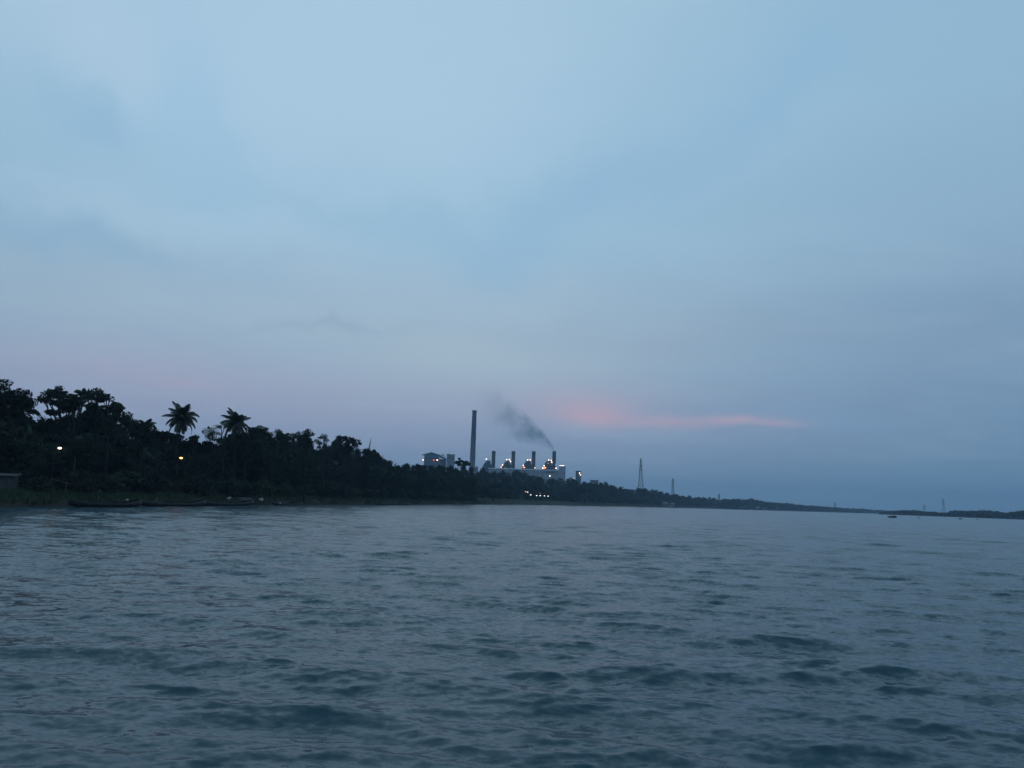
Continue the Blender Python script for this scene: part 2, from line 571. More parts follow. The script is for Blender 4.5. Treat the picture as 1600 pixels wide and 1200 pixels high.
# ------------------------------------------------------------------ water (one displaced sheet)
def build_water():
    az = np.concatenate([np.arange(-180, -43, 3.0), np.arange(-43, 43, .095), np.arange(43, 180.1, 3.0)])
    az = np.radians(az)
    r = [0.6]
    while r[-1] < 7000:
        q = r[-1]
        r.append(q + (max(.012, q * .0042) if q < 160 else q * (.0042 + .03 * min(1, (q - 160) / 800))))
    r = np.array(r)
    A, Rr = np.meshgrid(az, r, indexing='ij')
    X = (Rr * np.sin(A)).astype(np.float64); Y = (Rr * np.cos(A)).astype(np.float64)
    Z = np.zeros_like(X); DX = np.zeros_like(X); DY = np.zeros_like(X)
    dr = np.gradient(r)[None, :] * np.ones_like(X)
    g = np.random.default_rng(21)
    wind = R(-100)      # the waves run towards the camera, a little to the right
    # low frequency grouping field
    grp = np.zeros_like(X)
    for i in range(7):
        th = g.uniform(0, 2 * math.pi); lam = g.uniform(6, 22)
        grp += np.sin((X * math.cos(th) + Y * math.sin(th)) * 2 * math.pi / lam + g.uniform(0, 6.28))
    grp = np.clip(.95 + .14 * grp, .5, 1.5)
    grp2 = np.zeros_like(X)
    for i in range(6):
        th = g.uniform(0, 2 * math.pi); lam = g.uniform(1.8, 6)
        grp2 += np.sin((X * math.cos(th) + Y * math.sin(th)) * 2 * math.pi / lam + g.uniform(0, 6.28))
    grp2 = np.clip(.95 + .16 * grp2, .5, 1.5)
    N = 84
    for i in range(N):
        u = (i + g.uniform(0, 1)) / N
        lam = .13 * (3.2 / .13) ** u
        spread = .5 if lam < .8 else (.3 if lam < 1.8 else .2)
        th = wind + g.normal() * spread
        k = 2 * math.pi / lam
        slope = (.029 if .2 < lam < .8 else (.026 if lam < 1.8 else .038)) * g.uniform(.6, 1.4)
        if lam > 1.3: slope *= .72
        if lam > 2.4: slope *= .8
        a = slope / k
        ph = (X * math.cos(th) + Y * math.sin(th)) * k + g.uniform(0, 6.28)
        w = np.clip((lam / dr - 2.5) / 3.0, 0, 1) * (grp if lam > 1.0 else grp2)
        Z += a * w * np.cos(ph)
        q = .9 * a
        DX -= q * w * math.cos(th) * np.sin(ph); DY -= q * w * math.sin(th) * np.sin(ph)
    # sharpen crests a little
    Z = Z + .5 * np.clip(Z, 0, .12) ** 2
    X += DX; Y += DY
    n, m_ = X.shape
    co = np.stack([X, Y, Z], -1).reshape(-1, 3).astype(np.float32)
    idx = np.arange(n * m_).reshape(n, m_)
    q = np.stack([idx[:-1, :-1], idx[1:, :-1], idx[1:, 1:], idx[:-1, 1:]], -1).reshape(-1, 4)
    q = q[:, ::-1]
    me = bpy.data.meshes.new('water')
    me.vertices.add(len(co)); me.vertices.foreach_set('co', co.ravel())
    me.loops.add(q.size); me.loops.foreach_set('vertex_index', q.astype(np.int32).ravel())
    me.polygons.add(len(q)); me.polygons.foreach_set('loop_start', np.arange(0, q.size, 4, dtype=np.int32))
    me.polygons.foreach_set('use_smooth', np.ones(len(q), dtype=bool))
    me.update(calc_edges=True)
    o = bpy.data.objects.new('water', me); COL.objects.link(o)
    tag(o, kind='structure')
    m, nt, b = new_mat('river_water')
    b.inputs['Base Color'].default_value = (.015, .048, .064, 1)
    b.inputs['Specular Tint'].default_value = (.84, .97, 1, 1)
    b.inputs['Roughness'].default_value = .18
    b.inputs['IOR'].default_value = 1.333
    b.inputs['Specular IOR Level'].default_value = .5
    ge = nt.nodes.new('ShaderNodeNewGeometry')
    mp = nt.nodes.new('ShaderNodeMapping'); mp.inputs['Rotation'].default_value = (0, 0, R(10)); mp.inputs['Scale'].default_value = (.55, 1, 1)
    nt.links.new(ge.outputs['Position'], mp.inputs['Vector'])
    acc = ge.outputs['Normal']
    for sc, k_ in ((14.0, .65), (4.6, .48), (1.5, .42)):
        nz = nt.nodes.new('ShaderNodeTexNoise'); nz.inputs['Scale'].default_value = sc; nz.inputs['Detail'].default_value = 3
        nz.inputs['Distortion'].default_value = .3
        nt.links.new(mp.outputs['Vector'], nz.inputs['Vector'])
        sb = nt.nodes.new('ShaderNodeVectorMath'); sb.operation = 'SUBTRACT'; sb.inputs[1].default_value = (.5, .5, .5)
        nt.links.new(nz.outputs['Color'], sb.inputs[0])
        ml = nt.nodes.new('ShaderNodeVectorMath'); ml.operation = 'MULTIPLY'; ml.inputs[1].default_value = (k_ * .8, k_, 0)
        nt.links.new(sb.outputs[0], ml.inputs[0])
        ad = nt.nodes.new('ShaderNodeVectorMath'); ad.operation = 'ADD'
        nt.links.new(acc, ad.inputs[0]); nt.links.new(ml.outputs[0], ad.inputs[1])
        acc = ad.outputs[0]
    nn = nt.nodes.new('ShaderNodeVectorMath'); nn.operation = 'NORMALIZE'; nt.links.new(acc, nn.inputs[0])
    nt.links.new(nn.outputs[0], b.inputs['Normal'])
    me.materials.append(m)
    return o


build_water()

# ------------------------------------------------------------------ skyline table (photo column -> row of the tree tops)
SK = [(-60, 600), (0, 594), (8, 592), (15, 609), (28, 611), (38, 612), (48, 625), (55, 633), (66, 645), (80, 638), (92, 628), (105, 621), (120, 628),
      (140, 620), (155, 611), (166, 620), (180, 627), (188, 642), (200, 652), (208, 661), (225, 664), (245, 664), (262, 674), (280, 681), (300, 681),
      (318, 690), (335, 682), (350, 678), (395, 667), (415, 664), (430, 671), (450, 675), (465, 672), (480, 673), (488, 684), (500, 688), (515, 690),
      (530, 681), (545, 681), (555, 688), (568, 694), (588, 697), (600, 701), (608, 710), (622, 719), (640, 720), (660, 720), (690, 722), (700, 724), (712, 723),
      (722, 717), (732, 721), (742, 734), (752, 728), (765, 732), (780, 735), (795, 731), (815, 733), (830, 738), (845, 742), (855, 745), (866, 746),
      (876, 742), (884, 747), (892, 743), (900, 747), (910, 748), (920, 752), (932, 751), (945, 751), (952, 753), (965, 759), (975, 759), (988, 764), (997, 761),
      (1010, 760), (1020, 763), (1030, 764), (1040, 768), (1050, 772), (1058, 768), (1068, 773), (1080, 774), (1100, 776), (1110, 775), (1118, 779),
      (1150, 781), (1175, 780), (1200, 785), (1225, 786), (1255, 790), (1280, 791.5), (1300, 793), (1340, 795.5), (1380, 798), (1420, 800)]
SKX = [a for a, b in SK]; SKY = [b for a, b in SK]


def sky_y(x): return float(np.interp(x, SKX, SKY))


def hor_y(x): return 802.4 + .0335 * (x - 1400)


ZONES = [(-999, 60, 'at the left edge behind the pale hut'), (60, 128, 'around the white lamp'),
         (128, 205, 'under the broad layered tree'), (205, 262, 'left of the orange lamp'),
         (262, 330, 'below the free standing palm'), (330, 400, 'below the second palm'),
         (400, 500, 'between the palms and open crowned tree'), (500, 600, 'beside the bare leaning snag'),
         (600, 660, 'left of the blue roofed building'), (660, 735, 'in front of the blue roofed building'),
         (735, 800, 'right of the tall chimney'), (800, 870, 'in front of the turbine hall'),
         (870, 930, 'below the small lit tower'), (930, 1000, 'just left of the pylon'),
         (1000, 1060, 'between the pylon and radio mast'), (1060, 1400, 'right of the radio mast')]


def zone(x):
    for a, b, t in ZONES:
        if a <= x < b: return t
    return ZONES[-1][2]


def lab(x, what):
    return '%s %s' % (what, zone(x))


def grp(x, what):
    return '%s %s' % (what, zone(x))


# back rows that make the skyline
x = -110.0
cnt = 0
while x < 735:
    s = shore_px(x) if x > -30 else shore(az_of(max(x, -110)))
    d = s + rng.uniform(20, 30) * (1 + s / 450)
    Rpx = rng.uniform(2.3, 3.6) * F / d
    if not (58 < x < 84 or 100 < x < 108):
        yt = max(sky_y(x - Rpx * .3), sky_y(x), sky_y(x + Rpx * .3)) + rng.uniform(0, 4)
        H = (hor_y(x) - yt) / F * d + 2.2 - 2.5
        wid = min(1.0, max(.45, (Rpx / F * d) / (5.0 * H / 14)))
        tree('near%d' % rng.integers(5), x, d, yt, lab(x, 'dark leafy skyline tree'), wid=wid, group=grp(x, 'skyline trees'))
    x += Rpx * rng.uniform(.6, .85)
# second row, lower, nearer
x = -110.0
while x < 740:
    s = shore_px(x)
    d = s + rng.uniform(11, 18) * (1 + s / 450)
    if x < 60: d = max(d, 104)
    Rpx = rng.uniform(2.6, 3.8) * F / d
    hy = hor_y(x); st = max(sky_y(x - Rpx * .5), sky_y(x), sky_y(x + Rpx * .5))
    yt = hy - (hy - st) * rng.uniform(.5, .86)
    H = (hy - yt) / F * d + .5
    wid = min(1.35, max(.6, (Rpx / F * d) / (5.0 * H / 14)))
    tree('near%d' % rng.integers(5), x, d, yt, lab(x, 'lower dark tree halfway down the wood'), wid=wid, group=grp(x, 'lower trees'))
    x += Rpx * rng.uniform(.9, 1.2)
# undergrowth
x = -100.0
while x < 745:
    s = shore_px(x)
    d = s + rng.uniform(6.5, 11) * (1 + s / 450)
    hgt = rng.uniform(2.2, 4.6)
    p = G(x, d, ground_h(G(x, d)) + hgt)
    yt = hor_y(x) - (p.z - 2.2) / d * F
    if x < 38 and d < 101: d = 103.0
    k = 'shrub%d' % rng.integers(3) if rng.uniform() < .75 else 'bush'
    tree(k, x, d, yt, lab(x, 'leafy shrub at the bank edge'), name='shrub', cat='shrub', wid=rng.uniform(1.0, 1.5), group=grp(x, 'undergrowth shrubs'))
    x += 2.3 * F / d * rng.uniform(.7, 1.3)

# mid and far forest between the shore and the works
x = 738.0
while x < 1135:
    s = shore_px(x)
    dep = s + rng.uniform(70, 110) * (1 if x > 860 else .9) * (1 + (x > 1100))
    if 735 < x < 880: dep = min(700, s + rng.uniform(150, 250))
    if 985 < x < 1000: dep = s + 190
    Rm = rng.uniform(5, 8) * min(1.3, (.5 + dep / 1400))
    Rpx = Rm * F / dep
    yt = max(sky_y(x - Rpx * .35), sky_y(x), sky_y(x + Rpx * .35)) + rng.uniform(-.3, 1.2)
    H = (hor_y(x) - yt) / F * dep + .5
    wid = min(1.6, max(.5, Rm / (7.5 * H / 20)))
    tree('far%d' % rng.integers(5), x, dep, yt, lab(x, 'dark distant skyline tree'), wid=wid, group=grp(x, 'skyline trees'))
    x += max(4.6, Rpx * rng.uniform(.6, .8))
for frac, o0, o1 in ((.72, 35, 60), (.42, 14, 28)):
    x = 740.0
    while x < 1135:
        s = shore_px(x)
        dep = s + rng.uniform(o0, o1) * (1 + s / 700)
        Rm = rng.uniform(4.5, 7)
        Rpx = Rm * F / dep
        hy = hor_y(x)
        yt = hy - (hy - sky_y(x)) * frac * rng.uniform(.85, 1.15)
        if frac < .5 and 795 < x < 900:      # open grass slope with the rows of lamps
            x += Rpx; continue
        H = (hy - yt) / F * dep + 1
        wid = min(2.2, max(.5, Rm / (7.5 * H / 20)))
        tree('far%d' % rng.integers(5), x, dep, yt, lab(x, 'lower tree halfway down the distant wood' if frac > .5 else 'low bushy tree near the waterline'),
             wid=wid, group=grp(x, 'lower trees' if frac > .5 else 'waterside trees'))
        x += max(8, Rpx * rng.uniform(.95, 1.25))


# the distant end of the wood, one mass nobody can count
def wood(name, xs, dd, tops, base, label, depth=60, n=40, leaf=3.2, spread=4, mk=.8):
    vs = []
    for i in range(len(xs) - 1):
        k = int(n * (xs[i + 1] - xs[i]) / 4.0) + 4
        for _ in range(k):
            t = rng.uniform()
            px = xs[i] + t * (xs[i + 1] - xs[i])
            d = float(np.interp(px, xs, dd)) + rng.uniform(0, depth)
            yt = float(np.interp(px, xs, tops))
            tp = W(px, yt, d)
            h = tp.z - base
            z = base + h * math.sqrt(rng.uniform()) * rng.uniform(.8, 1.0)
            c = np.array([tp.x, tp.y, z])
            vs.append(leaf_cards(in_ball(5, c, (spread, spread, spread * .5)), leaf, .8))
    o = bpy.data.objects.new(name, quads_mesh(name, np.concatenate(vs), M['leaf']))
    COL.objects.link(o)
    tag(o, label, 'wood', kind='stuff')
    return o


xs = list(range(1128, 1441, 4))
wood('distant_wood', xs, [shore_px(min(v, 1380)) + 30 for v in xs], [sky_y(v) + .5 * math.sin(v * .9) + .4 * math.sin(v * .31) for v in xs], 1, 'faint hazy wood where the left bank meets the horizon')
ux = list(range(-120, 741, 12))
wood('undergrowth', ux, [shore_px(v) * 1.0 + 19 * (1 + shore_px(v) / 450) for v in ux], [hor_y(v) - (hor_y(v) - sky_y(v)) * .62 for v in ux], 1.6,
     'dense dark undergrowth filling the wood between the tree trunks on the near bank', depth=12, n=26, leaf=1.5, spread=1.7, mk=.75)
ux = list(range(732, 1141, 6))
wood('undergrowth', ux, [shore_px(v) * 1.0 + 60 * (1 + shore_px(v) / 900) for v in ux], [hor_y(v) - (hor_y(v) - sky_y(v)) * .66 for v in ux], 1.0,
     'dense dark undergrowth filling the distant wood below the power station', depth=40, n=34, leaf=3.0, spread=3.0)
RB = [(1376, 802.5), (1380, 800.3), (1398, 799.6), (1402, 797.2), (1420, 797), (1436, 797.6), (1442, 799.6), (1444, 798.3), (1448, 800), (1455, 800), (1460, 799.4), (1464, 801.2), (1482, 801.6),
      (1486, 799), (1492, 797.5), (1504, 798), (1510, 799.3), (1516, 797.6), (1526, 798.6), (1536, 797.3), (1545, 797.6), (1556, 799), (1562, 799.2), (1568, 801.6), (1576, 801.4),
      (1582, 799.5), (1588, 800), (1592, 798), (1600, 797.2), (1620, 797), (1680, 799), (1760, 798)]
rx = [a for a, b in RB]; ry = [b for a, b in RB]
rd = [float(np.interp(az_of(a), RBA, RBD)) + 8 for a in rx]
wood('far_bank_wood', rx, rd, [y + 1.6 for y in ry], 0.4, 'low dark scrub along the foot of the far right bank', depth=40, n=70, leaf=2.6)
# trees that stand out of it
x = 1381.0
while x < 1700:
    d = float(np.interp(az_of(x), RBA, RBD)) + rng.uniform(15, 45)
    yt = float(np.interp(x, rx, ry)) + rng.uniform(-.2, .5)
    H = W(x, yt, d).z - 2
    if H > 9:
        Rm = rng.uniform(5.5, 9)
        e = tree('far%d' % rng.integers(5), x, d, yt,
             'bushy tree on the far right bank, %s' % ('behind the dark canopied boat' if x < 1446 else ('in its middle clump' if x < 1572 else 'at the right edge')),
             wid=Rm / (7.5 * H / 20), group='far bank trees ' + ('by the canopied boat' if x < 1446 else ('in the middle clump' if x < 1572 else 'at the right edge')))
        e.location.z = 2
        e.scale.z = H / 19.7
    x += rng.uniform(6, 9)

# ------------------------------------------------------------------ individual trees of the near skyline
def crown_tree(px, d, blobs_px, label, trunk_px, kind_m='leaf', leaf=.34, density=1.0, name='leafy_tree', core=1.0):
    """a tree whose crown masses are given as (photo x, photo y, rx px, ry px)"""
    base = G(trunk_px, d, 0); gz = ground_h(base)
    base.z = gz
    k = d / F
    blobs = []
    for bx, by, brx, bry in blobs_px:
        p = W(bx, by, d) - base
        blobs.append(((p.x, p.y + rng.uniform(-1, 1), p.z), (brx * k, max(brx, bry) * k * .9, bry * k), brx * bry))
    area = sum(b[2] for b in blobs) * k * k
    nc = int(area * 8 * density)
    cm, cl = make_crown(blobs, nc, 90, leaf, .55, int(area * 26 * density * core), .62, M[kind_m])
    e = empty(name, base)
    tag(e, label, 'tree')
    mb = MB()
    top = Vector(max(blobs, key=lambda b: b[0][2])[0])
    mid = Vector((0, 0, top.z * .5))
    mb.tube([Vector((0, 0, -.8)), mid, mid.lerp(top, .6) + Vector((.1, 0, 0)), top], [.26, .15, .1, .04], 8)
    for c, r, w in blobs:
        c = Vector(c)
        mb.tube([mid + Vector((0, 0, top.z * .08)), mid.lerp(c, .55) - Vector((0, 0, .3)), c], [.09, .06, .03], 6)
        for q in range(4):
            t = c + Vector((rng.uniform(-1, 1) * r[0], rng.uniform(-1, 1) * r[1], rng.uniform(-.2, .7) * r[2])) * .75
            mb.tube([mid.lerp(c, .75), t], [.06, .02], 5)
    mb.build('trunk', M['bark'], e, True)
    child('crown', cm, e)
    return e


crown_tree(82, 118, [(76, 616, 9, 7), (88, 612, 8, 8), (70, 624, 6, 4), (92, 620, 6, 7), (82, 630, 5, 3.5)],
           'tall slender tree with a cloud shaped crown on a bare stem', 83)
crown_tree(104, 116, [(104, 630, 11, 9), (114, 627, 9, 8), (96, 636, 9, 7), (74, 642, 10, 4), (60, 646, 7, 4)],
           'rounded tree between the cloud crowned tree and the leftmost palm', 104)
crown_tree(160, 114, [(150, 618, 12, 7), (163, 621, 11, 7), (174, 632, 10, 8), (183, 644, 8, 7), (150, 634, 9, 5), (166, 640, 8, 6), (192, 654, 9, 6), (201, 663, 9, 7), (210, 669, 8, 7)],
           'broad spreading tree whose layered crown slopes down to the right of the leftmost palm', 158)
crown_tree(12, 108, [(4, 604, 6, 11), (14, 618, 9, 8), (32, 620, 9, 7), (42, 630, 8, 8), (26, 636, 14, 12)],
           'tallest tree at the left edge with a narrow pointed top', 10)
crown_tree(340, 138, [(330, 672, 9, 9), (343, 668, 10, 8), (352, 672, 7, 8), (326, 684, 8, 7), (340, 684, 12, 8)],
           'feathery light crowned tree just left of the second palm, sky showing through', 342, 'leaf_light', .24, .42, core=.08)
crown_tree(240, 121, [(214, 673, 9, 9), (230, 678, 11, 11), (246, 672, 8, 8), (256, 680, 10, 9), (268, 686, 8, 7)],
           'low rounded tree under the drooping palm, peaking just right of it', 238, density=.9)
crown_tree(298, 133, [(280, 692, 12, 10), (297, 690, 12, 9), (312, 698, 11, 9), (326, 700, 9, 9)],
           'low bushy tree under the free standing palm', 298, density=.9)
crown_tree(378, 146, [(357, 694, 13, 13), (376, 688, 13, 13), (394, 678, 10, 10), (384, 702, 16, 12)],
           'dense tree hiding the stem of the second palm', 378, density=.9)
crown_tree(418, 150, [(410, 676, 13, 10), (428, 680, 13, 9), (400, 690, 7, 8), (418, 698, 9, 9), (402, 706, 5, 7), (446, 684, 9, 7)],
           'domed tree with small sky gaps, right of the second palm', 420, density=.8, core=.4)
crown_tree(474, 160, [(468, 684, 11, 9), (482, 682, 8, 8), (478, 696, 10, 9)], 'tree with a knobbly flat top above the last moored boat', 474, density=.7, core=.5)
crown_tree(503, 172, [(498, 686, 5, 6), (507, 685, 5, 5), (500, 696, 5, 5)], 'small open crowned tree in the notch before the highest right hand crown', 502, density=.6, core=.15)
crown_tree(538, 190, [(532, 688, 7, 6), (544, 687, 8, 6), (556, 694, 8, 6), (540, 700, 14, 9)], 'rounded tree left of the bare leaning snag', 540, density=.8)
crown_tree(718, 330, [(718, 718, 1.8, 2.2), (721, 721, 4, 2.6), (716, 724, 5, 3), (728, 724, 6, 3)], 'small dark tree standing up between the pale block and the tall chimney', 719, leaf=.5, density=1.2)

palm(284, 130, 654, 3.05, 'free standing coconut palm with a full round crown against the sky', 32, 3, .5)
palm(369, 142, 662, 3.1, 'coconut palm rising out of the wood beside the feathery light tree', 30, 11, -.4)
palm(130, 121, 620, 1.55, 'leftmost palm, its short upright fronds between two dark trees', 20, 5, .3)
palm(227, 122, 667, 1.75, 'low palm with drooping fronds just above the tree line', 20, 12, .2)
palm(118, 119, 634, 1.9, 'half hidden palm just below the leftmost palm', 16, 15, .2)

# bare snag
b0 = W(576, 704, 250); t0 = W(580, 683, 250)
e = empty('bare_snag', (b0.x, b0.y, ground_h(b0)))
tag(e, 'thin bare leaning trunk sticking up above the wood', 'dead tree')
mb = MB()
hb = b0.z - e.location.z
dx = t0.x - b0.x
mb.tube([(-.8, 0, -.5), (-.3, 0, hb * .6), (0, 0, hb), (dx * .45, 0, hb + 1.6), (dx, 0, t0.z - e.location.z)], [.3, .26, .2, .16, .04], 7)
mb.build('trunk', M['greywood'], e, True)
mb = MB()
mb.tube([(dx * .5, 0, hb + 1.7), (dx * .5 + .35, .1, hb + 2.5)], [.08, .02], 5)
mb.build('branch', M['greywood'], e, True)


# ------------------------------------------------------------------ grass tufts along the bank: stuff
def grass():
    vs = []
    n = 15000
    for i in range(n):
        px = rng.uniform(-60, 760)
        s = shore_px(px)
        o = rng.uniform(.9, 9)
        d = s + o * (1 + s / 450)
        p = G(px, d, 0)
        z = rise(o)
        h = rng.uniform(.18, .55)
        a = rng.uniform(0, 3.14)
        w = rng.uniform(.04, .12)
        lx, ly = rng.normal(0, .15, 2)
        c, s_ = math.cos(a) * w, math.sin(a) * w
        vs += [(p.x - c, p.y - s_, z - .1), (p.x + c, p.y + s_, z - .1), (p.x + c * .3 + lx, p.y + s_ * .3 + ly, z + h), (p.x - c * .3 + lx, p.y - s_ * .3 + ly, z + h)]
    o = bpy.data.objects.new('bank_grass', quads_mesh('bank_grass', np.array(vs), M['leaf_light']))
    COL.objects.link(o)
    tag(o, 'rough grass on the sloping river bank', 'grass', kind='stuff')


grass()


# ------------------------------------------------------------------ boats
def boat_mesh(L, B, D, sheer=.5, n=18):
    mb = MB()
    rows = []
    for i in range(n + 1):
        t = -1 + 2 * i / n
        w = B / 2 * (1 - abs(t) ** 2.4) ** .75 + .03
        zt = D + sheer * abs(t) ** 2.6 * (1.35 if t > 0 else 1.0)
        zb = sheer * .85 * abs(t) ** 4
        x = t * L / 2
        rows.append([(x, -w, zt), (x, -w * .86, zb + (zt - zb) * .45), (x, -w * .42, zb + .04), (x, 0, zb), (x, w * .42, zb + .04), (x, w * .86, zb + (zt - zb) * .45), (x, w, zt)])
    th = .05
    outer = [v for r_ in rows for v in r_]
    inner = [(v[0] * .985, v[1] * (1 - th * 2 / B), v[2] + (.05 if j not in (0, 6) else 0)) for r_ in rows for j, v in enumerate(r_)]
    k = len(outer)
    fs = []
    for i in range(n):
        for j in range(6):
            a = i * 7 + j
            fs.append((a, a + 1, a + 8, a + 7))
            fs.append((k + a + 7, k + a + 8, k + a + 1, k + a))
        for j in (0, 6):
            a = i * 7 + j
            fs.append((a, a + 7, k + a + 7, k + a))
    for i in (0, n):
        for j in range(6):
            a = i * 7 + j
            fs.append((a, a + 1, k + a + 1, k + a))
    mb.add(outer + inner, fs)
    return mb


def long_boat(x0, x1, d0, d1, label, z=-.12, D=.55, B=1.5, canopy=False):
    p0 = G(x0, d0, 0); p1 = G(x1, d1, 0)
    c = (p0 + p1) / 2
    L = (p1 - p0).length
    e = empty('wooden_boat', (c.x, c.y, z), math.atan2(p1.y - p0.y, p1.x - p0.x))
    tag(e, label, 'boat')
    boat_mesh(L, B, D, .42).build('hull', M['boat'], e, True)
    for t in (-.3, -.1, .1, .3):
        mb = MB(); mb.box((t * L, 0, D - .1), (.22, B * .93, .05)); mb.build('thwart', M['boatin'], e)
    mb = MB()
    mb.box((L * .41, 0, D + .06), (L * .1, B * .5, .05), top=(1, .8)); mb.build('foredeck', M['boatin'], e)
    if canopy:
        mb = MB()
        n = 10
        pts = []
        for i in range(6):
            x = (-.18 + .4 * i / 5) * L
            for k in range(n + 1):
                a = math.pi * k / n
                pts.append((x, -math.cos(a) * B * .48, D - .08 + math.sin(a) * .75))
        fs = [(i * (n + 1) + k, i * (n + 1) + k + 1, (i + 1) * (n + 1) + k + 1, (i + 1) * (n + 1) + k) for i in range(5) for k in range(n)]
        mb.add(pts, fs)
        cap = mb.build('canopy', M['boatin'], e, True)
        sm = cap.modifiers.new('solid', 'SOLIDIFY'); sm.thickness = .04
    return e


long_boat(106, 221, 90.5, 99, 'leftmost long dark wooden boat moored along the muddy bank')
long_boat(216, 321, 100.5, 114, 'second long dark wooden boat moored along the bank, between two others')
long_boat(308, 396, 114, 130, 'third long dark wooden boat moored along the bank, below the second palm')
long_boat(424, 472, 135, 150, 'low thin dark boat lying apart, right of the three long boats', D=.35, B=1.2)
long_boat(585, 640, 190, 215, 'low dark boat at the foot of the bank below the bare snag', D=.4, B=1.3)
long_boat(1011, 1024, 860, 905, 'small dark boat moored left of the white waterside houses', D=1.0, B=2.4)
long_boat(1387, 1401, 432, 425, 'dark canopied boat afloat off the tip of the far right bank', D=.5, B=1.5, canopy=True)
long_boat(1433.4, 1437, 470, 470, 'tiny dark boat afloat just right of the canopied boat', D=.5, B=.9)
long_boat(1498.5, 1503.5, 520, 520, 'small dark boat afloat far out in the right part of the river', D=.6, B=1.0)
long_boat(1525, 1529, 540, 540, 'faint tiny boat afloat, the rightmost one', D=.35, B=.8)

# boatman on the canopied boat's end
def sitting_person(loc, rz, label):
    mb_v = [(0, 0, .12), (0, 0, .38), (0, .02, .6), (0, .03, .7), (0, .04, .84), (-.19, .02, .58), (-.24, .14, .34), (-.12, .32, .28),
            (.19, .02, .58), (.24, .14, .34), (.12, .32, .28), (-.12, .36, .26), (-.13, .42, -.12), (.12, .36, .26), (.13, .42, -.12), (-.13, .56, -.14), (.13, .56, -.14)]
    ed = [(0, 1), (1, 2), (2, 3), (3, 4), (2, 5), (5, 6), (6, 7), (2, 8), (8, 9), (9, 10), (0, 11), (11, 12), (0, 13), (13, 14), (12, 15), (14, 16)]
    rad = [.15, .14, .13, .06, .105, .065, .045, .035, .065, .045, .035, .08, .045, .08, .045, .035, .035]
    me = bpy.data.meshes.new('person')
    me.from_pydata(mb_v, ed, []); me.update()
    o = bpy.data.objects.new('person', me); COL.objects.link(o)
    sk = o.modifiers.new('skin', 'SKIN')
    for i, r_ in enumerate(rad): me.skin_vertices[0].data[i].radius = (r_, r_)
    me.skin_vertices[0].data[0].use_root = True
    o.modifiers.new('sub', 'SUBSURF').levels = 1
    me.materials.append(M['boat'])
    o.location = loc; o.rotation_euler = (0, 0, rz)
    tag(o, label, 'person')
    return o


pp = G(1398.5, 427, .42)
sitting_person(pp, R(-60), 'person in dark clothes sitting at the right end of the canopied boat')


# ------------------------------------------------------------------ small things on the near bank
def at(px, d, dz=0.0):
    p = G(px, d, 0)
    p.z = ground_h(p) + dz
    return p


for i, (px, d, s, t) in enumerate([(297, 129, .30, 'leftmost of three small pale bundles on the grass above the moored boats'),
                                   (308, 130, .26, 'middle one of three small pale bundles on the grass above the moored boats'),
                                   (317, 131, .22, 'right one of three small pale bundles on the grass above the moored boats'),
                                   (357, 132, .36, 'bright round pale bundle on the bank left of the grey upturned skiff'),
                                   (407, 141, .42, 'brightest pale bundle at the right end of the third long boat'),
                                   (395, 138, .22, 'small pale bundle just left of the brightest one'),
                                   (254, 107.5, .26, 'small pale bundle lying behind the second long boat'),
                                   (197, 104, .24, 'pale bundle behind the right end of the leftmost boat'),
                                   (437, 147, .22, 'small pale bundle behind the low thin boat'),
                                   (150, 106, .42, 'greyish bundle at the foot of the trees behind the leftmost boat')]):
    p = at(px, d)
    mb = MB()
    mb.ball((0, 0, s * .7), (s * 1.1, s * .8, s * .8), 10, 7)
    mb.ball((s * .5, 0, s * 1.35), (s * .35, s * .3, s * .4), 8, 5)
    mb.v = [(a + rng.normal(0, s * .05), b + rng.normal(0, s * .05), c + rng.normal(0, s * .05)) for a, b, c in mb.v]
    o = mb.build('tied_bundle', M['sack'] if i != 9 else M['hutwall'], smooth=True)
    o.location = p
    tag(o, t, 'bundle', 'pale bundles on the bank')

# upturned skiff
p = at(379, 135, .02)
e = empty('upturned_skiff', p, R(15))
tag(e, 'pale grey skiff lying keel up on the bank above the third long boat', 'boat')
h = boat_mesh(3.4, 1.2, .5, .25, 12).build('hull', M['hutwall'], e, True)
h.rotation_euler = (math.pi, 0, 0); h.location = (0, 0, .68)
mb = MB(); mb.box((0, 0, .70), (2.6, .06, .07)); mb.build('keel', M['greywood'], e)

# hut at the left edge
p = at(-1, 98)
e = empty('hut', p, R(20))
e.scale = (.72, .72, .72)
tag(e, 'small pale plastered hut with sheet roof at the left edge of the bank', 'hut')
mb = MB(); mb.box((0, 0, .95), (3.4, 2.6, 2.3)); mb.build('wall', M['hutwall'], e)
mb = MB()
mb.add([(-2.1, -1.8, 1.95), (2.1, -1.8, 1.95), (2.1, 1.8, 2.35), (-2.1, 1.8, 2.35), (-2.1, -1.8, 2.03), (2.1, -1.8, 2.03), (2.1, 1.8, 2.43), (-2.1, 1.8, 2.43)],
       [(3, 2, 1, 0), (4, 5, 6, 7), (0, 1, 5, 4), (1, 2, 6, 5), (2, 3, 7, 6), (3, 0, 4, 7)])
mb.build('roof', M['hutroof'], e)
mb = MB(); mb.box((-.7, -1.31, .8), (.8, .05, 1.8)); mb.build('door', M['louvre'], e)
mb = MB(); mb.box((.8, -1.31, 1.2), (.7, .05, .6)); mb.build('window', M['window'], e)

